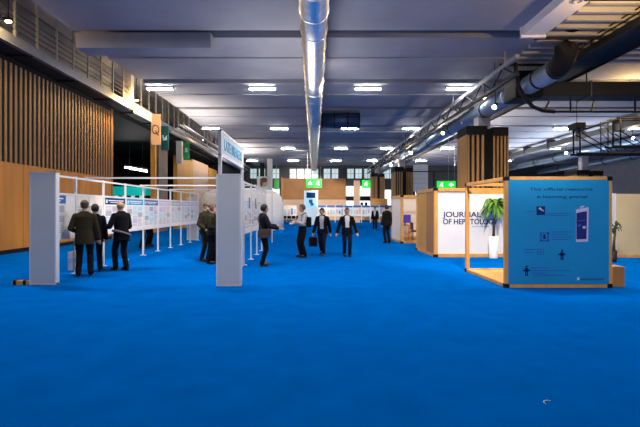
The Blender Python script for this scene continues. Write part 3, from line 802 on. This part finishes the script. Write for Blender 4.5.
m.text('The official resource', .085, FT(561, 190.5), 'navy', .002, 'CENTER', width=63 * FY / F)
m.text('e-learning portal', .085, FT(562, 198), 'navy', .002, 'CENTER', width=50 * FY / F)
m.build('lettering', bb)
def icon(nm='icon'):
    global m
    m.build(nm, bb); m = MB()
m = MB()   # icons
frect(m, 536.5, 545, 206.3, 215, 'navy'); m2 = FT(538, 213)
x, z = F_(541, 210); m.tube((x - .05, FY - .006, z + .03), (x + .05, FY - .006, z - .02), .012, 'lav', n=6); m.tube((x - .03, FY - .006, z + .05), (x + .02, FY - .006, z + .0), .01, 'lav', n=6)
icon()
frect(m, 540, 542, 232.5, 241, 'midblue'); frect(m, 540, 549, 240, 241.5, 'midblue'); frect(m, 547, 549, 232.5, 241, 'midblue'); frect(m, 543.2, 545.5, 234.5, 239, 'navy'); frect(m, 540, 549, 232.5, 233.5, 'midblue')
icon()
for i in range(3):
    for j in range(3): frect(m, 537 + i * 2.6, 538.6 + i * 2.6, 248.5 + j * 2.4, 250 + j * 2.4, 'midblue')
icon('dot_grid')
for cx_, cy_ in ((562, 251), (526.5, 267)):   # little figures
    x, z = F_(cx_, cy_); m.ball((x, FY - .004, z + .01), (.025, .004, .025), 'navy', sub=1)
    x0, z0 = F_(cx_, cy_ + 9)
    m.box(x - .035, x + .035, FY - .005, FY, z - .09, z - .02, 'navy'); m.box(x - .075, x + .075, FY - .005, FY, z - .08, z - .055, 'navy')
    for s in (-1, 1): m.box(x + s * .018 - .012, x + s * .018 + .012, FY - .005, FY, z0, z - .08, 'navy')
    icon('figure_icon')
for (a0, a1, b0) in ((527, 535, 211.2), (546, 571, 213), (546, 569, 215.2), (551, 572, 231.5), (551, 568, 234), (551, 572, 236.5), (551, 570, 239), (524, 535, 249.2), (524, 534, 251.8), (531, 548, 267.2), (531, 570, 270), (531, 545, 272.6), (533, 565, 274.8)):
    frect(m, a0, a1, b0, b0 + .8, 'midblue', .003); icon('text_line')
frect(m, 577, 579.5, 277.3, 280, 'paleblue', .004); frect(m, 580.5, 604, 278.2, 280.2, 'midblue', .004)
m.build('footer_line', bb)
m = MB()   # picture of a phone, printed in perspective
def quad(ps, mm, d):
    V = [(F_(*p)[0], FY - d, F_(*p)[1]) for p in ps]; m.faces(V + [(x_, FY, z_) for x_, _, z_ in V], [(0, 1, 2, 3), (7, 6, 5, 4), (0, 4, 5, 1), (1, 5, 6, 2), (2, 6, 7, 3), (3, 7, 4, 0)], mm)
quad([(576, 242), (588, 241.5), (588.5, 207), (576, 209.5)], 'lav', .004)
quad([(576.3, 239.3), (586.3, 239), (586.8, 211), (576.3, 213)], 'navy2', .007)
quad([(577.6, 226.5), (580.8, 226.4), (580.8, 224.4), (577.6, 224.5)], 'midblue', .009); quad([(582.4, 228.6), (585.4, 228.5), (585.4, 226), (582.4, 226.2)], 'lav', .009)
quad([(577.6, 221), (585.4, 220.6), (585.4, 219.8), (577.6, 220.2)], 'midblue', .009)
quad([(580, 207.8), (584, 207), (584, 205.6), (580, 206.6)], 'lav', .004)
m.build('phone_picture', bb)

tag(B(6.12, 6.37, 8.75, 9.1, 0, .42, 'brownwood', .012).build('wooden_block', None, (6.4, 9, 0)), 'plain brown wooden block beside the right post of the blue board booth', 'block')

# booth B: letter wall
BX0, BY0, BY1, BZ = 3.97, 14.1, 16.6, 2.3
BX1 = 8.0
t = thing('timber_booth', 'timber booth with a white wall reading in navy capitals behind the cube', 'booth', ((BX0 + BX1) / 2, BY0 + 1.2, 0))
t['label'] = 'timber booth with white wall and navy capital letters behind the palm plant'
W2 = .12
for x in (BX0, BX1 - W2): post(t, x, BY0, .1, BZ - .1, W2)
for x in (BX0, BX1 - W2): post(t, x, BY1 - W2, .1, BZ - .1, W2)
for x in (BX0, BX1 - W2):
    for y in (BY0, BY1 - W2): corner(t, x, y, 0, W2 + .016); B(x - .006, x + W2 + .006, y - .006, y + W2 + .006, BZ - .1, BZ, 'black', .006).build('corner_joint', t)
for z in (.004, BZ - W2):
    for y in (BY0, BY1 - W2): B(BX0 + W2 + .01, BX1 - W2 - .01, y, y + W2, z, z + W2 - .006, 'timber', .006).build('rail', t)
    for x in (BX0, BX1 - W2): B(x, x + W2, BY0 + W2 + .01, BY1 - W2 - .01, z, z + W2 - .006, 'timber', .006).build('rail', t)
B(BX0 + W2, BX1 - W2, BY0 + .06, BY0 + .1, W2 - .01, BZ - W2, 'white').build('front_wall', t)
B(BX0 + .02, BX0 + .07, BY0 + W2, BY1 - W2, W2 - .01, BZ - W2, 'ply').build('side_wall', t)
B(BX0 + .012, BX0 + .02, BY0 + W2, BY0 + 1.05, W2, BZ - W2, 'brownwood').build('side_board', t)
LY = BY0 + .055
def LT(px, py):
    v = at(px, py, LY); return Matrix(((1, 0, 0, v.x), (0, 0, -1, LY), (0, 1, 0, v.z), (0, 0, 0, 1)))
m = MB()
m.text('JOURNAL', .25, LT(443.3, 217.0), 'navy', .004, bold=.004, width=38.5 * LY / F)
m.text('OF HEPATOLOGY', .25, LT(442.8, 224.2), 'navy', .004, bold=.004, width=55 * LY / F)
m.build('lettering', t)
m = MB(); v0, v1 = at(472, 226, LY), at(490, 226.8, LY); m.box(v0.x, v1.x, LY - .003, LY + .005, v1.z, v0.z, 'greyprint'); m.build('underline', t)

# palm plant in white planter on booth B's front edge
def palm(px, Y, ztop, zst, label, leafm, scale=1., pot='white', zpot=.62, seed=1, n=16, pr=.17):
    x = at(px, 0, Y).x; rnd = random.Random(seed)
    t = thing('potted_palm', label, 'plant', (x, Y, 0), 'potted plants')
    m = MB(); m.rings([(x, Y, 0, pr * .8, pr * .8), (x, Y, .03, pr * .82, pr * .82), (x, Y, zpot, pr, pr), (x, Y, zpot + .0, pr * .9, pr * .9), (x, Y, zpot - .05, pr * .88, pr * .88)], pot, 24); p = m.build('planter', t)
    m = MB(); m.rings([(x, Y, zpot - .07, pr * .85, pr * .85), (x, Y, zpot - .03, pr * .85, pr * .85)], 'soil', 16); m.build('soil', p)
    m = MB(); m.sweep([(x, Y, zpot - .06), (x + .02, Y, (zpot + zst) / 2), (x + .05, Y, zst)], [.05, .035, .03], 'stem', 8); m.build('stem', t)
    m = MB()
    for i in range(n):
        a = 2 * PI * i / n + rnd.uniform(-.2, .2); L = (.55 + rnd.uniform(-.12, .15)) * scale; up = rnd.uniform(.1, .75)
        d = Vector((math.cos(a), math.sin(a), 0)); sd = Vector((-d.y, d.x, 0)); c0 = Vector((x + .05, Y, zst)); vs = []; K = 7
        for k in range(K):
            q = k / (K - 1); pos = c0 + d * L * q + Vector((0, 0, (ztop - zst) * up * math.sin(q * 2.2) - .55 * scale * q * q * (1.1 - up * .5)))
            wq = .075 * scale * math.sin(PI * min(1, q * .93 + .07)) + .004
            pos.y = min(pos.y, 13.98 + .03 * math.sin(i * 2.3))
            vs += [pos - sd * wq, pos + Vector((0, 0, .02)), pos + sd * wq]
            for v_ in vs[-3:]: v_.y = min(v_.y, 14.03)
        fs = []
        for k in range(K - 1): fs += [(k*3, k*3+1, k*3+4, k*3+3), (k*3+1, k*3+2, k*3+5, k*3+4)]
        m.faces(vs, fs, leafm, smooth=True)
    o = m.build('leaves', t); sm = o.modifiers.new('s', 'SOLIDIFY'); sm.thickness = .006
palm(493.5, 13.85, 2.2, 1.66, 'green palm plant in a white planter before the wall of navy letters', 'leaf', .82, zpot=.72, n=44, seed=4, pr=.16)
palm(613.5, 12.9, 1.4, .95, 'dark leafy potted plant right of the blue board, before the cream wall', 'leafdark', .26, 'blackmetal', .35, 5, 14, .1)

# booth C: cream wall at right edge
t = thing('cream_partition', 'cream partition wall at the right edge of the photo', 'partition', (12, 14.1, 0))
B(9.95, 15, 14.1, 14.2, .08, 2.1, 'cream').build('board', t)
B(9.95, 15, 14.08, 14.22, 0, .08, 'timber').build('base_rail', t)
B(9.9, 9.96, 14.08, 14.22, 0, 2.12, 'alu').build('edge_profile', t)

# booth D: open white booth further back
DX0, DX1, DY0, DY1, DZ_ = 4.03, 7.2, 19.8, 22.3, 2.25
t = thing('timber_booth', 'open timber booth with white walls farther back, beyond the letter wall booth', 'booth', ((DX0 + DX1) / 2, 21, 0))
for x in (DX0, DX1 - W2):
    for y in (DY0, DY1 - W2): post(t, x, y, .1, DZ_ - .1, W2); corner(t, x, y, 0, W2 + .016); B(x - .006, x + W2 + .006, y - .006, y + W2 + .006, DZ_ - .1, DZ_, 'black', .006).build('corner_joint', t)
for z in (.004, DZ_ - W2):
    for y in (DY0, DY1 - W2): B(DX0 + W2 + .01, DX1 - W2 - .01, y, y + W2, z, z + W2 - .006, 'timber', .006).build('rail', t)
    for x in (DX0, DX1 - W2): B(x, x + W2, DY0 + W2 + .01, DY1 - W2 - .01, z, z + W2 - .006, 'timber', .006).build('rail', t)
B(DX0 + W2, DX1 - W2, DY1 - .09, DY1 - .05, W2, DZ_ - W2, 'pinkwhite').build('back_wall', t)
B(DX0 + .03, DX0 + .07, DY0 + W2, DY1 - W2, W2 - .01, DZ_ - W2, 'pinkwhite').build('side_wall', t)
B(DX0 + W2, DX1 - W2, DY0 + W2, DY1 - W2, .01, .07, 'ply').build('floor_plate', t)
x = at(405.5, 0, 20.6).x
t = thing('display_table', 'small table inside the white booth carrying a violet screen', 'table', (x, 20.7, .07))
B(x - .26, x + .26, 20.45, 20.95, .78, .82, 'timber', .01).build('tabletop', t)
for sx in (-.25, .21):
    for sy in (20.48, 20.88): B(x + sx, x + sx + .04, sy, sy + .04, .07, .78, 'timber').build('leg', t)
B(x - .24, x + .24, 20.5, 20.9, .35, .38, 'timber').build('shelf', t)
t = thing('violet_monitor', 'dark violet monitor standing on the table inside the white booth', 'monitor', (x, 20.7, .82))
B(x - .16, x + .16, 20.62, 20.82, .82, .84, 'black').build('base', t); B(x - .03, x + .03, 20.7, 20.74, .84, 1.0, 'black').build('stand', t)
B(x - .27, x + .27, 20.66, 20.7, .93, 1.32, 'black', .01).build('case', t); B(x - .25, x + .25, 20.652, 20.662, .95, 1.3, 'violet').build('screen', t)
for i, px in enumerate((415.2, 419)):
    o = chair(at(px, 0, 20.6).x, 20.5 + i * .7, PI / 2, ('dark red chair beside the table in the white booth', 'dark red chair behind the other chair in the white booth')[i], 'chairred', 'chairs in the white booth')
    o.location.z = .07

# white louvred board by second pillar
a, b = at(413.5, 164.5, 39), at(428, 188, 39)
t = thing('white_louvre_board', 'white louvred board mounted high beside the second slatted pillar', 'board', ((a.x + b.x) / 2, 39, 0))
B(a.x, b.x, 39, 39.1, 3.2, a.z, 'panel', .01).build('board', t)
for i in range(5): B(a.x + .1, b.x - .1, 38.97, 39.0, 3.5 + i * .42, 3.54 + i * .42, 'greyprint').build('slat', t)
for x in (a.x + .1, b.x - .16): B(x, x + .06, 39.02, 39.08, 0, 3.22, 'black').build('leg', t)
p = at(434, 172, 33)
t = thing('ceiling_drop_bar', 'dark T shaped drop bar hanging above the letter wall booth', 'drop bar', (p.x, 33, p.z - .5))
B(p.x - 2.6, p.x + 2.6, 33, 33.06, p.z, p.z + .08, 'blackmetal').build('bar', t); B(p.x - .07, p.x + .07, 33, 33.06, p.z - 1.1, p.z, 'blackmetal').build('stem', t)
for sx in (-2.2, 2.2): m = MB(); m.tube((p.x + sx, 33.03, p.z + .08), (p.x + sx, 33.03, ZC), .015, 'blackmetal', n=6); m.build('rod', t)

# curl of white string on the carpet
p = at(548, 403, 3.52)
m = MB(); pts = [(p.x - .03, p.y - .03, .006), (p.x - .035, p.y, .007), (p.x - .02, p.y + .025, .007), (p.x + .01, p.y + .035, .006), (p.x + .04, p.y + .03, .006)]
m.sweep(pts, [.003, .005, .005, .004, .002], 'paper', 6)
tag(m.build('paper_scrap', None, (p.x, p.y, 0)), 'tiny curl of white paper lying on the blue carpet in the foreground', 'scrap')

# ------------------------------------------------------------------ people
def remesh(mb, name, voxel, smooth=3, cut=None, thick=0.):
    me = bpy.data.meshes.new(name); bmesh.ops.recalc_face_normals(mb.bm, faces=mb.bm.faces); mb.bm.to_mesh(me); mb.bm.free()
    for m_ in mb.mats: me.materials.append(m_)
    ob = bpy.data.objects.new(name, me); COL.objects.link(ob)
    r = ob.modifiers.new('r', 'REMESH'); r.mode = 'VOXEL'; r.voxel_size = voxel; r.use_smooth_shade = True
    s = ob.modifiers.new('s', 'SMOOTH'); s.iterations = smooth; s.factor = .5
    dg = bpy.context.evaluated_depsgraph_get(); dg.update()
    new = bpy.data.meshes.new_from_object(ob.evaluated_get(dg)); new.name = name
    ob.modifiers.clear(); ob.data = new; bpy.data.meshes.remove(me)
    if not new.materials: new.materials.append(mb.mats[0])
    if cut:
        bm = bmesh.new(); bm.from_mesh(new)
        bmesh.ops.delete(bm, geom=[f for f in bm.faces if cut(f.calc_center_median())], context='FACES'); bm.to_mesh(new); bm.free()
    for p_ in new.polygons: p_.use_smooth = True
    if thick: sm = ob.modifiers.new('t', 'SOLIDIFY'); sm.thickness = thick; sm.offset = 1
    return ob

def ik(a, b, l1, l2, pole):
    a, b = Vector(a), Vector(b); d = b - a; L = min(d.length, (l1 + l2) * .995); dn = d.normalized()
    b = a + dn * L
    x = (l1 * l1 - l2 * l2 + L * L) / (2 * L); h = math.sqrt(max(0, l1 * l1 - x * x))
    pl = Vector(pole); pl = (pl - dn * pl.dot(dn)).normalized()
    return a + dn * x + pl * h, b

def chain(m, pts, rs, mm, n=12):
    for i in range(len(pts)):
        m.ball(pts[i], rs[i], mm)
        if i: m.tube(pts[i - 1], pts[i], rs[i - 1], mm, r2=rs[i], n=n)

def person(label, x, y, face, H=1.75, lean=0., lf=(.1, 0, 0), rf=(-.1, 0, 0), lh=(.27, -.02, .80), rh=(-.27, -.02, .80), yaw=0., pitch=0.,
           jacket='suit', trousers='suit', shirt='shirtw', hair='hairdark', style='short', open_front=True, hem=.78, skirt=False, group=None):
    """built facing -Y at 1.75 m, scaled to H, turned by face (radians about Z)"""
    s = H / 1.75
    hipz = .955 - .5 * max(0, (abs(lf[1] - rf[1]) - .25)) * .3
    def U(p):                                   # upper body leans about the hips
        p = Vector(p); q = p - Vector((0, 0, hipz)); return Vector((q.x, q.y * math.cos(lean) - q.z * math.sin(lean), q.y * math.sin(lean) + q.z * math.cos(lean))) + Vector((0, 0, hipz))
    UM = Matrix.Translation((0, 0, hipz)) @ Matrix.Rotation(lean, 4, 'X') @ Matrix.Translation((0, 0, -hipz))
    hipL, hipR = Vector((.095, 0, hipz - .02)), Vector((-.095, 0, hipz - .02))
    legs = []
    for hp, ft in ((hipL, lf), (hipR, rf)):
        an = Vector((ft[0], ft[1] + .03, ft[2] + .085)); kn, an = ik(hp, an, .445, .43, (0, -1, 0)); legs.append((hp, kn, an, Vector((ft[0], ft[1], ft[2]))))
    shL, shR = UM @ Vector((.178, .01, 1.385)), UM @ Vector((-.178, .01, 1.385))
    arms = []
    for sh, hd_, sg in ((shL, lh, 1), (shR, rh, -1)):
        el, wr = ik(sh, hd_, .29, .26, (sg * .35, .9, -.2)); arms.append((sh, el, wr, sg))
    HC = UM @ Vector((0, -.02, 1.625)); HM = Matrix.Translation(HC) @ Matrix.Rotation(yaw, 4, 'Z') @ Matrix.Rotation(lean * .3 + pitch, 4, 'X')
    S = Matrix.Diagonal((s, s, s, 1))
    # --- body
    m = MB(); k = 'skin'
    m.rings([(0, 0, hipz - .12, .12, .09), (0, 0, hipz, .155, .105), (0, 0, 1.05, .135, .095), (0, .0, 1.22, .15, .105), (0, .01, 1.36, .165, .105), (0, .015, 1.44, .12, .08), (0, .015, 1.49, .06, .055)], k, 20, UM)
    m.tube(UM @ Vector((0, .015, 1.44)), HM @ Vector((0, .01, -.05)), .058, k, r2=.052, n=12)
    m.ball((0, .012, .02), (.076, .096, .105), k, HM); m.ball((0, -.02, -.05), (.058, .068, .068), k, HM); m.ball((0, -.055, -.088), (.028, .025, .022), k, HM)
    m.ball((0, -.098, -.02), (.014, .02, .022), k, HM, 1); m.ball((0, -.088, .012), (.011, .014, .03), k, HM, 1)
    m.ball((0, -.075, .038), (.05, .02, .012), k, HM, 1)
    for sg in (-1, 1): m.ball((sg * .078, .015, -.01), (.012, .022, .033), k, HM, 1)
    for (sh, el, wr, sg) in arms:
        chain(m, [sh, el, wr], [.05, .04, .028], k)
        d = (wr - el).normalized(); side = d.cross(Vector((0, 1, 0)) if abs(d.z) > .6 else Vector((0, 0, 1))).normalized()
        nr = side.cross(d).normalized()
        # palm + fingers
        pc = wr + d * .05
        R3 = Matrix((side, d, nr)).transposed().to_4x4(); PM = Matrix.Translation(pc) @ R3
        m.ball((0, 0, 0), (.04, .055, .018), k, PM, 2)
        for q, (off, L) in enumerate(((-.03, .062), (-.010, .075), (.010, .07), (.029, .055))):
            b0 = pc + side * off * .9 + d * .035; b1 = b0 + (d * .9 - nr * .35 + side * off * 2).normalized() * L * .55; b2 = b1 + (d * .45 - nr * .9).normalized() * L * .5
            chain(m, [b0, b1, b2], [.0095, .0092, .0085], k, 8)
        ts = -1 if sg > 0 else 1
        b0 = pc + side * ts * .03 - d * .02; b1 = b0 + (side * ts * .8 + d * .7 - nr * .3).normalized() * .04; b2 = b1 + (d * .9 - nr * .4).normalized() * .03
        chain(m, [b0, b1, b2], [.012, .011, .0095], k, 8)
    for (hp, kn, an, ft) in legs:
        chain(m, [hp, kn, an], [.08, .052, .036], k); m.ball(Vector((ft.x, ft.y - .04, ft.z + .045)), (.036, .1, .035), k)
    m.bm.transform(S)
    body = remesh(m, 'person', .0085 * s, 2); body.data.materials.clear(); body.data.materials.append(M['skin'])
    body.location = (x, y, 0); body.rotation_euler = (0, 0, face)
    tag(body, label, 'person', group)
    def add(o, mm):
        o.data.materials.clear(); o.data.materials.append(M[mm]); o.parent = body; return o
    def addmb(mb, nm):
        mb.bm.transform(S); me = bpy.data.meshes.new(nm); mb.bm.to_mesh(me); mb.bm.free()
        for q in mb.mats: me.materials.append(q)
        o = bpy.data.objects.new(nm, me); COL.objects.link(o); o.parent = body; return o
    # --- face
    for sg in (-1, 1):
        e = MB(); e.ball((sg * .031, -.079, .012), (.013, .01, .008), 'eye', HM, 1); addmb(e, 'eye')
    e = MB(); e.ball((0, -.083, -.058), (.024, .008, .008), 'lips', HM, 1); addmb(e, 'mouth')
    # --- hair / cap
    h = MB(); h.ball((0, .018, .028), (.086, .106, .112), hair if style != 'cap' else 'cap', HM, 3)
    inv = HM.inverted(); dele = []
    for f in h.bm.faces:
        q = inv @ f.calc_center_median()
        front = q.y < -.03 and q.z < .075
        low = q.z < -.055 or (q.y < .0 and q.z < .02)
        if style == 'bald': kill = low or front or q.z > .05 or q.y < 0
        elif style == 'cap': kill = q.z < .045 
        elif style == 'long': kill = front or (q.y < -.01 and q.z < .04)
        else: kill = low or front
        if kill: dele.append(f)
    bmesh.ops.delete(h.bm, geom=dele, context='FACES')
    if style == 'cap': h.ball((0, -.10, .05), (.06, .055, .008), 'cap', HM)
    if style == 'long': h.ball((0, .07, -.08), (.075, .05, .12), hair, HM)
    o = addmb(h, 'cap' if style == 'cap' else 'hair'); sm = o.modifiers.new('t', 'SOLIDIFY'); sm.thickness = .008; sm.offset = 1
    if style == 'cap':
        h = MB(); h.ball((0, .02, .015), (.083, .102, .09), hair, HM, 3)
        bmesh.ops.delete(h.bm, geom=[f for f in h.bm.faces if not (-.07 < (inv @ f.calc_center_median()).z < .05 and (inv @ f.calc_center_median()).y > .01)], context='FACES'); addmb(h, 'hair')
    # --- shirt
    m = MB(); m.rings([(0, 0, hipz, .17, .118), (0, 0, 1.05, .152, .112), (0, 0, 1.22, .165, .12), (0, .01, 1.36, .18, .12), (0, .015, 1.45, .125, .09), (0, .012, 1.5, .064, .062)], 'shirtw', 20, UM)
    if not jacket:
        for (sh, el, wr, sg) in arms: chain(m, [sh, el, el.lerp(wr, .8)], [.066, .055, .046], 'shirtw')
    m.bm.transform(S); add(remesh(m, 'shirt', .013 * s, 2), shirt)
    # --- jacket
    if jacket:
        m = MB(); hz = hem
        m.rings([(0, .0, hz, .205, .15), (0, 0, .95, .19, .14), (0, 0, 1.08, .172, .13), (0, 0, 1.24, .188, .138), (0, .01, 1.37, .212, .135), (0, .015, 1.435, .165, .105), (0, .018, 1.5, .075, .07)], jacket, 22, UM)
        for (sh, el, wr, sg) in arms: chain(m, [sh, el, el.lerp(wr, .93)], [.074, .062, .05], jacket)
        m.bm.transform(S); ui = UM.inverted()
        def cut(c_):
            q = ui @ (Vector(c_) / s)
            if abs(q.x) < .17 and q.z < hz + .02: return True
            if open_front and q.y < -.05:
                if 1.0 < q.z < 1.56: wv = .012 + .075 * min(1, max(0, (q.z - 1.0) / .3))
                elif q.z <= 1.0: wv = .012 + .11 * (1.0 - q.z)
                else: return False
                if open_front == 'wide': wv = max(wv, .07)
                return abs(q.x) < wv
            return q.z > 1.515 and abs(q.x) < .1
        add(remesh(m, 'jacket', .013 * s, 2, cut, .006), jacket)
    # --- trousers
    m = MB(); m.rings([(0, 0, hipz - .14, .15, .115), (0, 0, hipz, .178, .125), (0, 0, hipz + .1, .165, .12)], trousers, 20)
    for (hp, kn, an, ft) in legs: chain(m, [hp - Vector((0, 0, .03)), kn, an + Vector((0, 0, .0))], [.098, .074, .064], trousers)
    m.bm.transform(S); add(remesh(m, 'trousers', .013 * s, 3), trousers)
    for (hp, kn, an, ft) in legs:
        m = MB(); m.ball((ft.x, ft.y - .05, ft.z + .05), (.048, .135, .05), 'shoe'); m.ball((ft.x, ft.y + .03, ft.z + .075), (.045, .06, .065), 'shoe')
        m.box(ft.x - .042, ft.x + .042, ft.y - .16, ft.y + .08, ft.z + .002, ft.z + .03, 'shoe', .012)
        addmb(m, 'shoe')
    def W_(p): return Matrix.Translation((x, y, 0)) @ Matrix.Rotation(face, 4, 'Z') @ (Vector(p) * s)
    return body, W_, [a_[2] for a_ in arms], addmb

def px_x(px, Y): return (px - CX) * Y / F
def A(deg): return math.radians(deg)
# facing angle: 0 looks at the camera, 180 away, 90 to the right (+X), -90 to the left

# man in olive cap, back to us, and companion beyond
Y = 10.15
_, W1, wr, _ = person('person in olive cap and dark coat with back turned, before the left poster row', px_x(84.5, Y), Y, A(205), 1.80, .03, (.12, .02, 0), (-.13, -.02, 0), (.22, -.22, 1.05), (-.30, -.05, .82), 0, .1,
    'oliveblack', 'suit', 'shirtg', 'hairbrown', 'cap', False, .72)
hp = W1(wr[1])
t = thing('shopping_bag', 'white and blue paper bag hanging beside the person in the olive cap', 'bag', (px_x(72, 10.35), 10.35, .12))
bx = px_x(72, 10.3)
B(bx - .05, bx + .07, 10.2, 10.45, .13, .58, 'paper', .015).build('bag_body', t); B(bx - .052, bx + .072, 10.195, 10.455, .3, .42, 'paleblue').build('printed_band', t)
m = MB(); m.sweep([(bx, 10.33, .57), (bx + .03, 10.34, .72), (W1(wr[0]).x * .0 + bx + .1, 10.34, .80), (bx + .05, 10.36, .68), (bx + .03, 10.36, .57)], .008, 'midblue', 6); m.build('handle', t)
Y = 10.9
person('person in dark jacket mostly hidden behind the one in the olive cap', px_x(95, Y), Y, A(-150), 1.72, .05, (.12, 0, 0), (-.12, 0, 0), jacket='suit', trousers='suit', hair='hairdark', yaw=.2)
# bald man in black, facing left/away
Y = 11.1
_, W2_, wr, addp = person('bald person in black with a grey band round the waist, reading the left posters', px_x(121.5, Y), Y, A(-122), 1.80, .06, (.1, -.12, 0), (-.08, .06, 0), (.22, -.30, 1.12), (-.20, -.28, 1.02), 0, .08,
    'suit', 'suit', 'shirtg', 'hairgrey', 'bald', False, .74)
m = MB(); pts = [(.215 * math.cos(i * PI / 12), .165 * math.sin(i * PI / 12), .95 + .07 * math.cos(i * PI / 12)) for i in range(25)]
m.sweep(pts, .028, 'brownbag' if False else 'greybrown', 8); addp(m, 'waist_band')
# pair left of the middle panel
Y = 13.1
person('person in khaki jacket and dark cap looking right, left one of the standing pair', px_x(206, Y), Y, A(60), 1.80, .04, (.11, 0, 0), (-.11, .04, 0), (.2, -.17, 1.0), (-.2, -.17, .97), 0, .05, 'camo', 'camo', 'shirtg', 'hairdark', 'cap', False, .82)
Y = 12.5
person('person in khaki jacket partly hidden by the middle end panel, right of the pair', px_x(212.5, Y), Y, A(75), 1.72, .05, (.11, 0, 0), (-.11, .04, 0), (.18, -.32, 1.1), (-.18, -.3, 1.05), 0, .05, 'camo', 'suit', 'shirtg', 'hairbrown', 'short', False, .85)
# person right of the middle panel, pointing right, brown bag
Y = 12.0
_, W3, wr, addp = person('person in charcoal jacket with a brown shoulder bag reaching out to the right', px_x(263.5, Y), Y, A(112), 1.72, .03, (.1, -.03, 0), (-.1, .05, 0), (.16, -.42, 1.13), (-.24, -.36, 1.08), .1, 0, 'suitgrey', 'suit', 'shirtw', 'hairdark', 'short', True, .80)
bx, by = W3((-.29, .04, 0)).xy
t = thing('shoulder_bag', 'brown shoulder bag at the hip of the person in the charcoal jacket', 'bag', (bx, by, .8))
RB = Matrix.Translation((bx, by, 0)) @ Matrix.Rotation(A(112), 4, 'Z')
m = MB(); m.box(-.05, .045, -.16, .16, .80, 1.05, 'brownbag', .03, RB); m.build('bag_body', t)
m = MB(); m.box(-.06, -.045, -.165, .165, .93, 1.05, 'brownbag', .005, RB); m.build('flap', t)
m = MB(); m.sweep([W3((-.22, -.1, 1.03)), W3((-.12, -.155, 1.22)), W3((.03, -.15, 1.38)), W3((.11, -.05, 1.50)), W3((.11, .06, 1.5)), W3((.03, .165, 1.38)), W3((-.14, .16, 1.2)), W3((-.22, .1, 1.03))], .014, 'brownbag', 6); m.build('strap', t)
# man in light shirt, looking left
Y = 14.1
_, W4, wr, _ = person('person in pale grey shirt and dark trousers looking left with hands raised to the chest', px_x(302.5, Y), Y, A(-62), 1.74, .0, (.1, .02, 0), (-.1, -.02, 0), (.10, -.30, 1.22), (-.12, -.30, 1.17), -.1, .1, None, 'suit', 'shirtg', 'hairbrown', 'short')
pc = W4((-.02, -.36, 1.16))
tag(MB().box(-.11, .11, -.012, .012, -.08, .1, 'paper', .004, Matrix.Translation(pc) @ Matrix.Rotation(A(-62), 4, 'Z') @ Matrix.Rotation(A(-55), 4, 'X')).build('booklet', None, pc), 'pale booklet held by the person in the pale grey shirt', 'booklet')
bx, by = W4((.1, .165, 0)).xy
t = thing('dark_backpack', 'dark backpack hanging at the side of the person in the pale grey shirt', 'bag', (bx, by, 1.05))
RB = Matrix.Translation((bx, by, 0)) @ Matrix.Rotation(A(-62), 4, 'Z')
m = MB(); m.box(-.1, .1, -.06, .08, 1.0, 1.34, 'suit', .04, RB); m.build('bag_body', t)
m = MB(); m.sweep([W4((.12, .14, 1.3)), W4((.13, .05, 1.49)), W4((.14, -.11, 1.4)), W4((.17, -.11, 1.22)), W4((.17, .1, 1.08))], .014, 'suit', 6); m.build('strap', t)
# walking man with bag
Y = 14.7
_, W5, wr, _ = person('person in dark suit walking towards the camera carrying a black bag', px_x(322.5, Y), Y, A(-12), 1.63, .12, (.07, -.18, 0), (-.07, .22, .04), (.28, .08, .86), (-.33, -.1, .82), 0, .12, 'suit', 'suitnavy', 'shirtg', 'hairdark', 'short', 'wide', .80)
hp = W5(wr[1] + Vector((0, 0, -.09)))
t = thing('black_briefcase', 'black bag in the hand of the person walking in a dark suit', 'bag', (hp.x, hp.y, hp.z - .4))
B(hp.x - .16, hp.x + .13, hp.y - .06, hp.y + .06, hp.z - .40, hp.z - .08, 'suit', .03).build('bag_body', t)
m = MB(); m.sweep([(hp.x - .08, hp.y, hp.z - .09), (hp.x - .06, hp.y, hp.z + .0), (hp.x + .05, hp.y, hp.z + .0), (hp.x + .07, hp.y, hp.z - .09)], .01, 'shoe', 6); m.build('handle', t)
# man facing us, white shirt
Y = 14.4
person('person in black jacket and white shirt facing the camera with arms at the sides', px_x(347, Y), Y, A(2), 1.63, .0, (.09, -.1, 0), (-.09, .06, 0), (.36, -.02, .86), (-.36, -.02, .86), 0, 0, 'suit', 'suitnavy', 'shirtw', 'hairbrown', 'short', 'wide', .80)
# man at booths
Y = 20.0
person('person in black suit standing at the corner of the white booth', px_x(387, Y), Y, A(-150), 1.78, .03, (.1, 0, 0), (-.1, .03, 0), (.26, -.05, .82), (-.26, -.05, .82), 0, 0, 'suit', 'suit', 'shirtw', 'hairdark', 'short', False, .76)
Y = 33.0
person('small distant person in dark clothes before the oak panel at the far end', px_x(375, Y), Y, A(-20), 1.75, .0, jacket='suit', trousers='suit', hair='hairdark')
# legs seen below the boards
Y = 17.2
person('person whose dark legs show under the left boards, nearer the bald person', px_x(141.5, Y), Y, A(120), 1.70, .05, jacket='suit', trousers='suit', hair='hairdark')
Y = 18.2
person('person whose dark legs show under the left boards, farther from the bald person', px_x(154.5, Y) - .25, Y, A(70), 1.72, .05, jacket='suit', trousers='suit', hair='hairbrown')
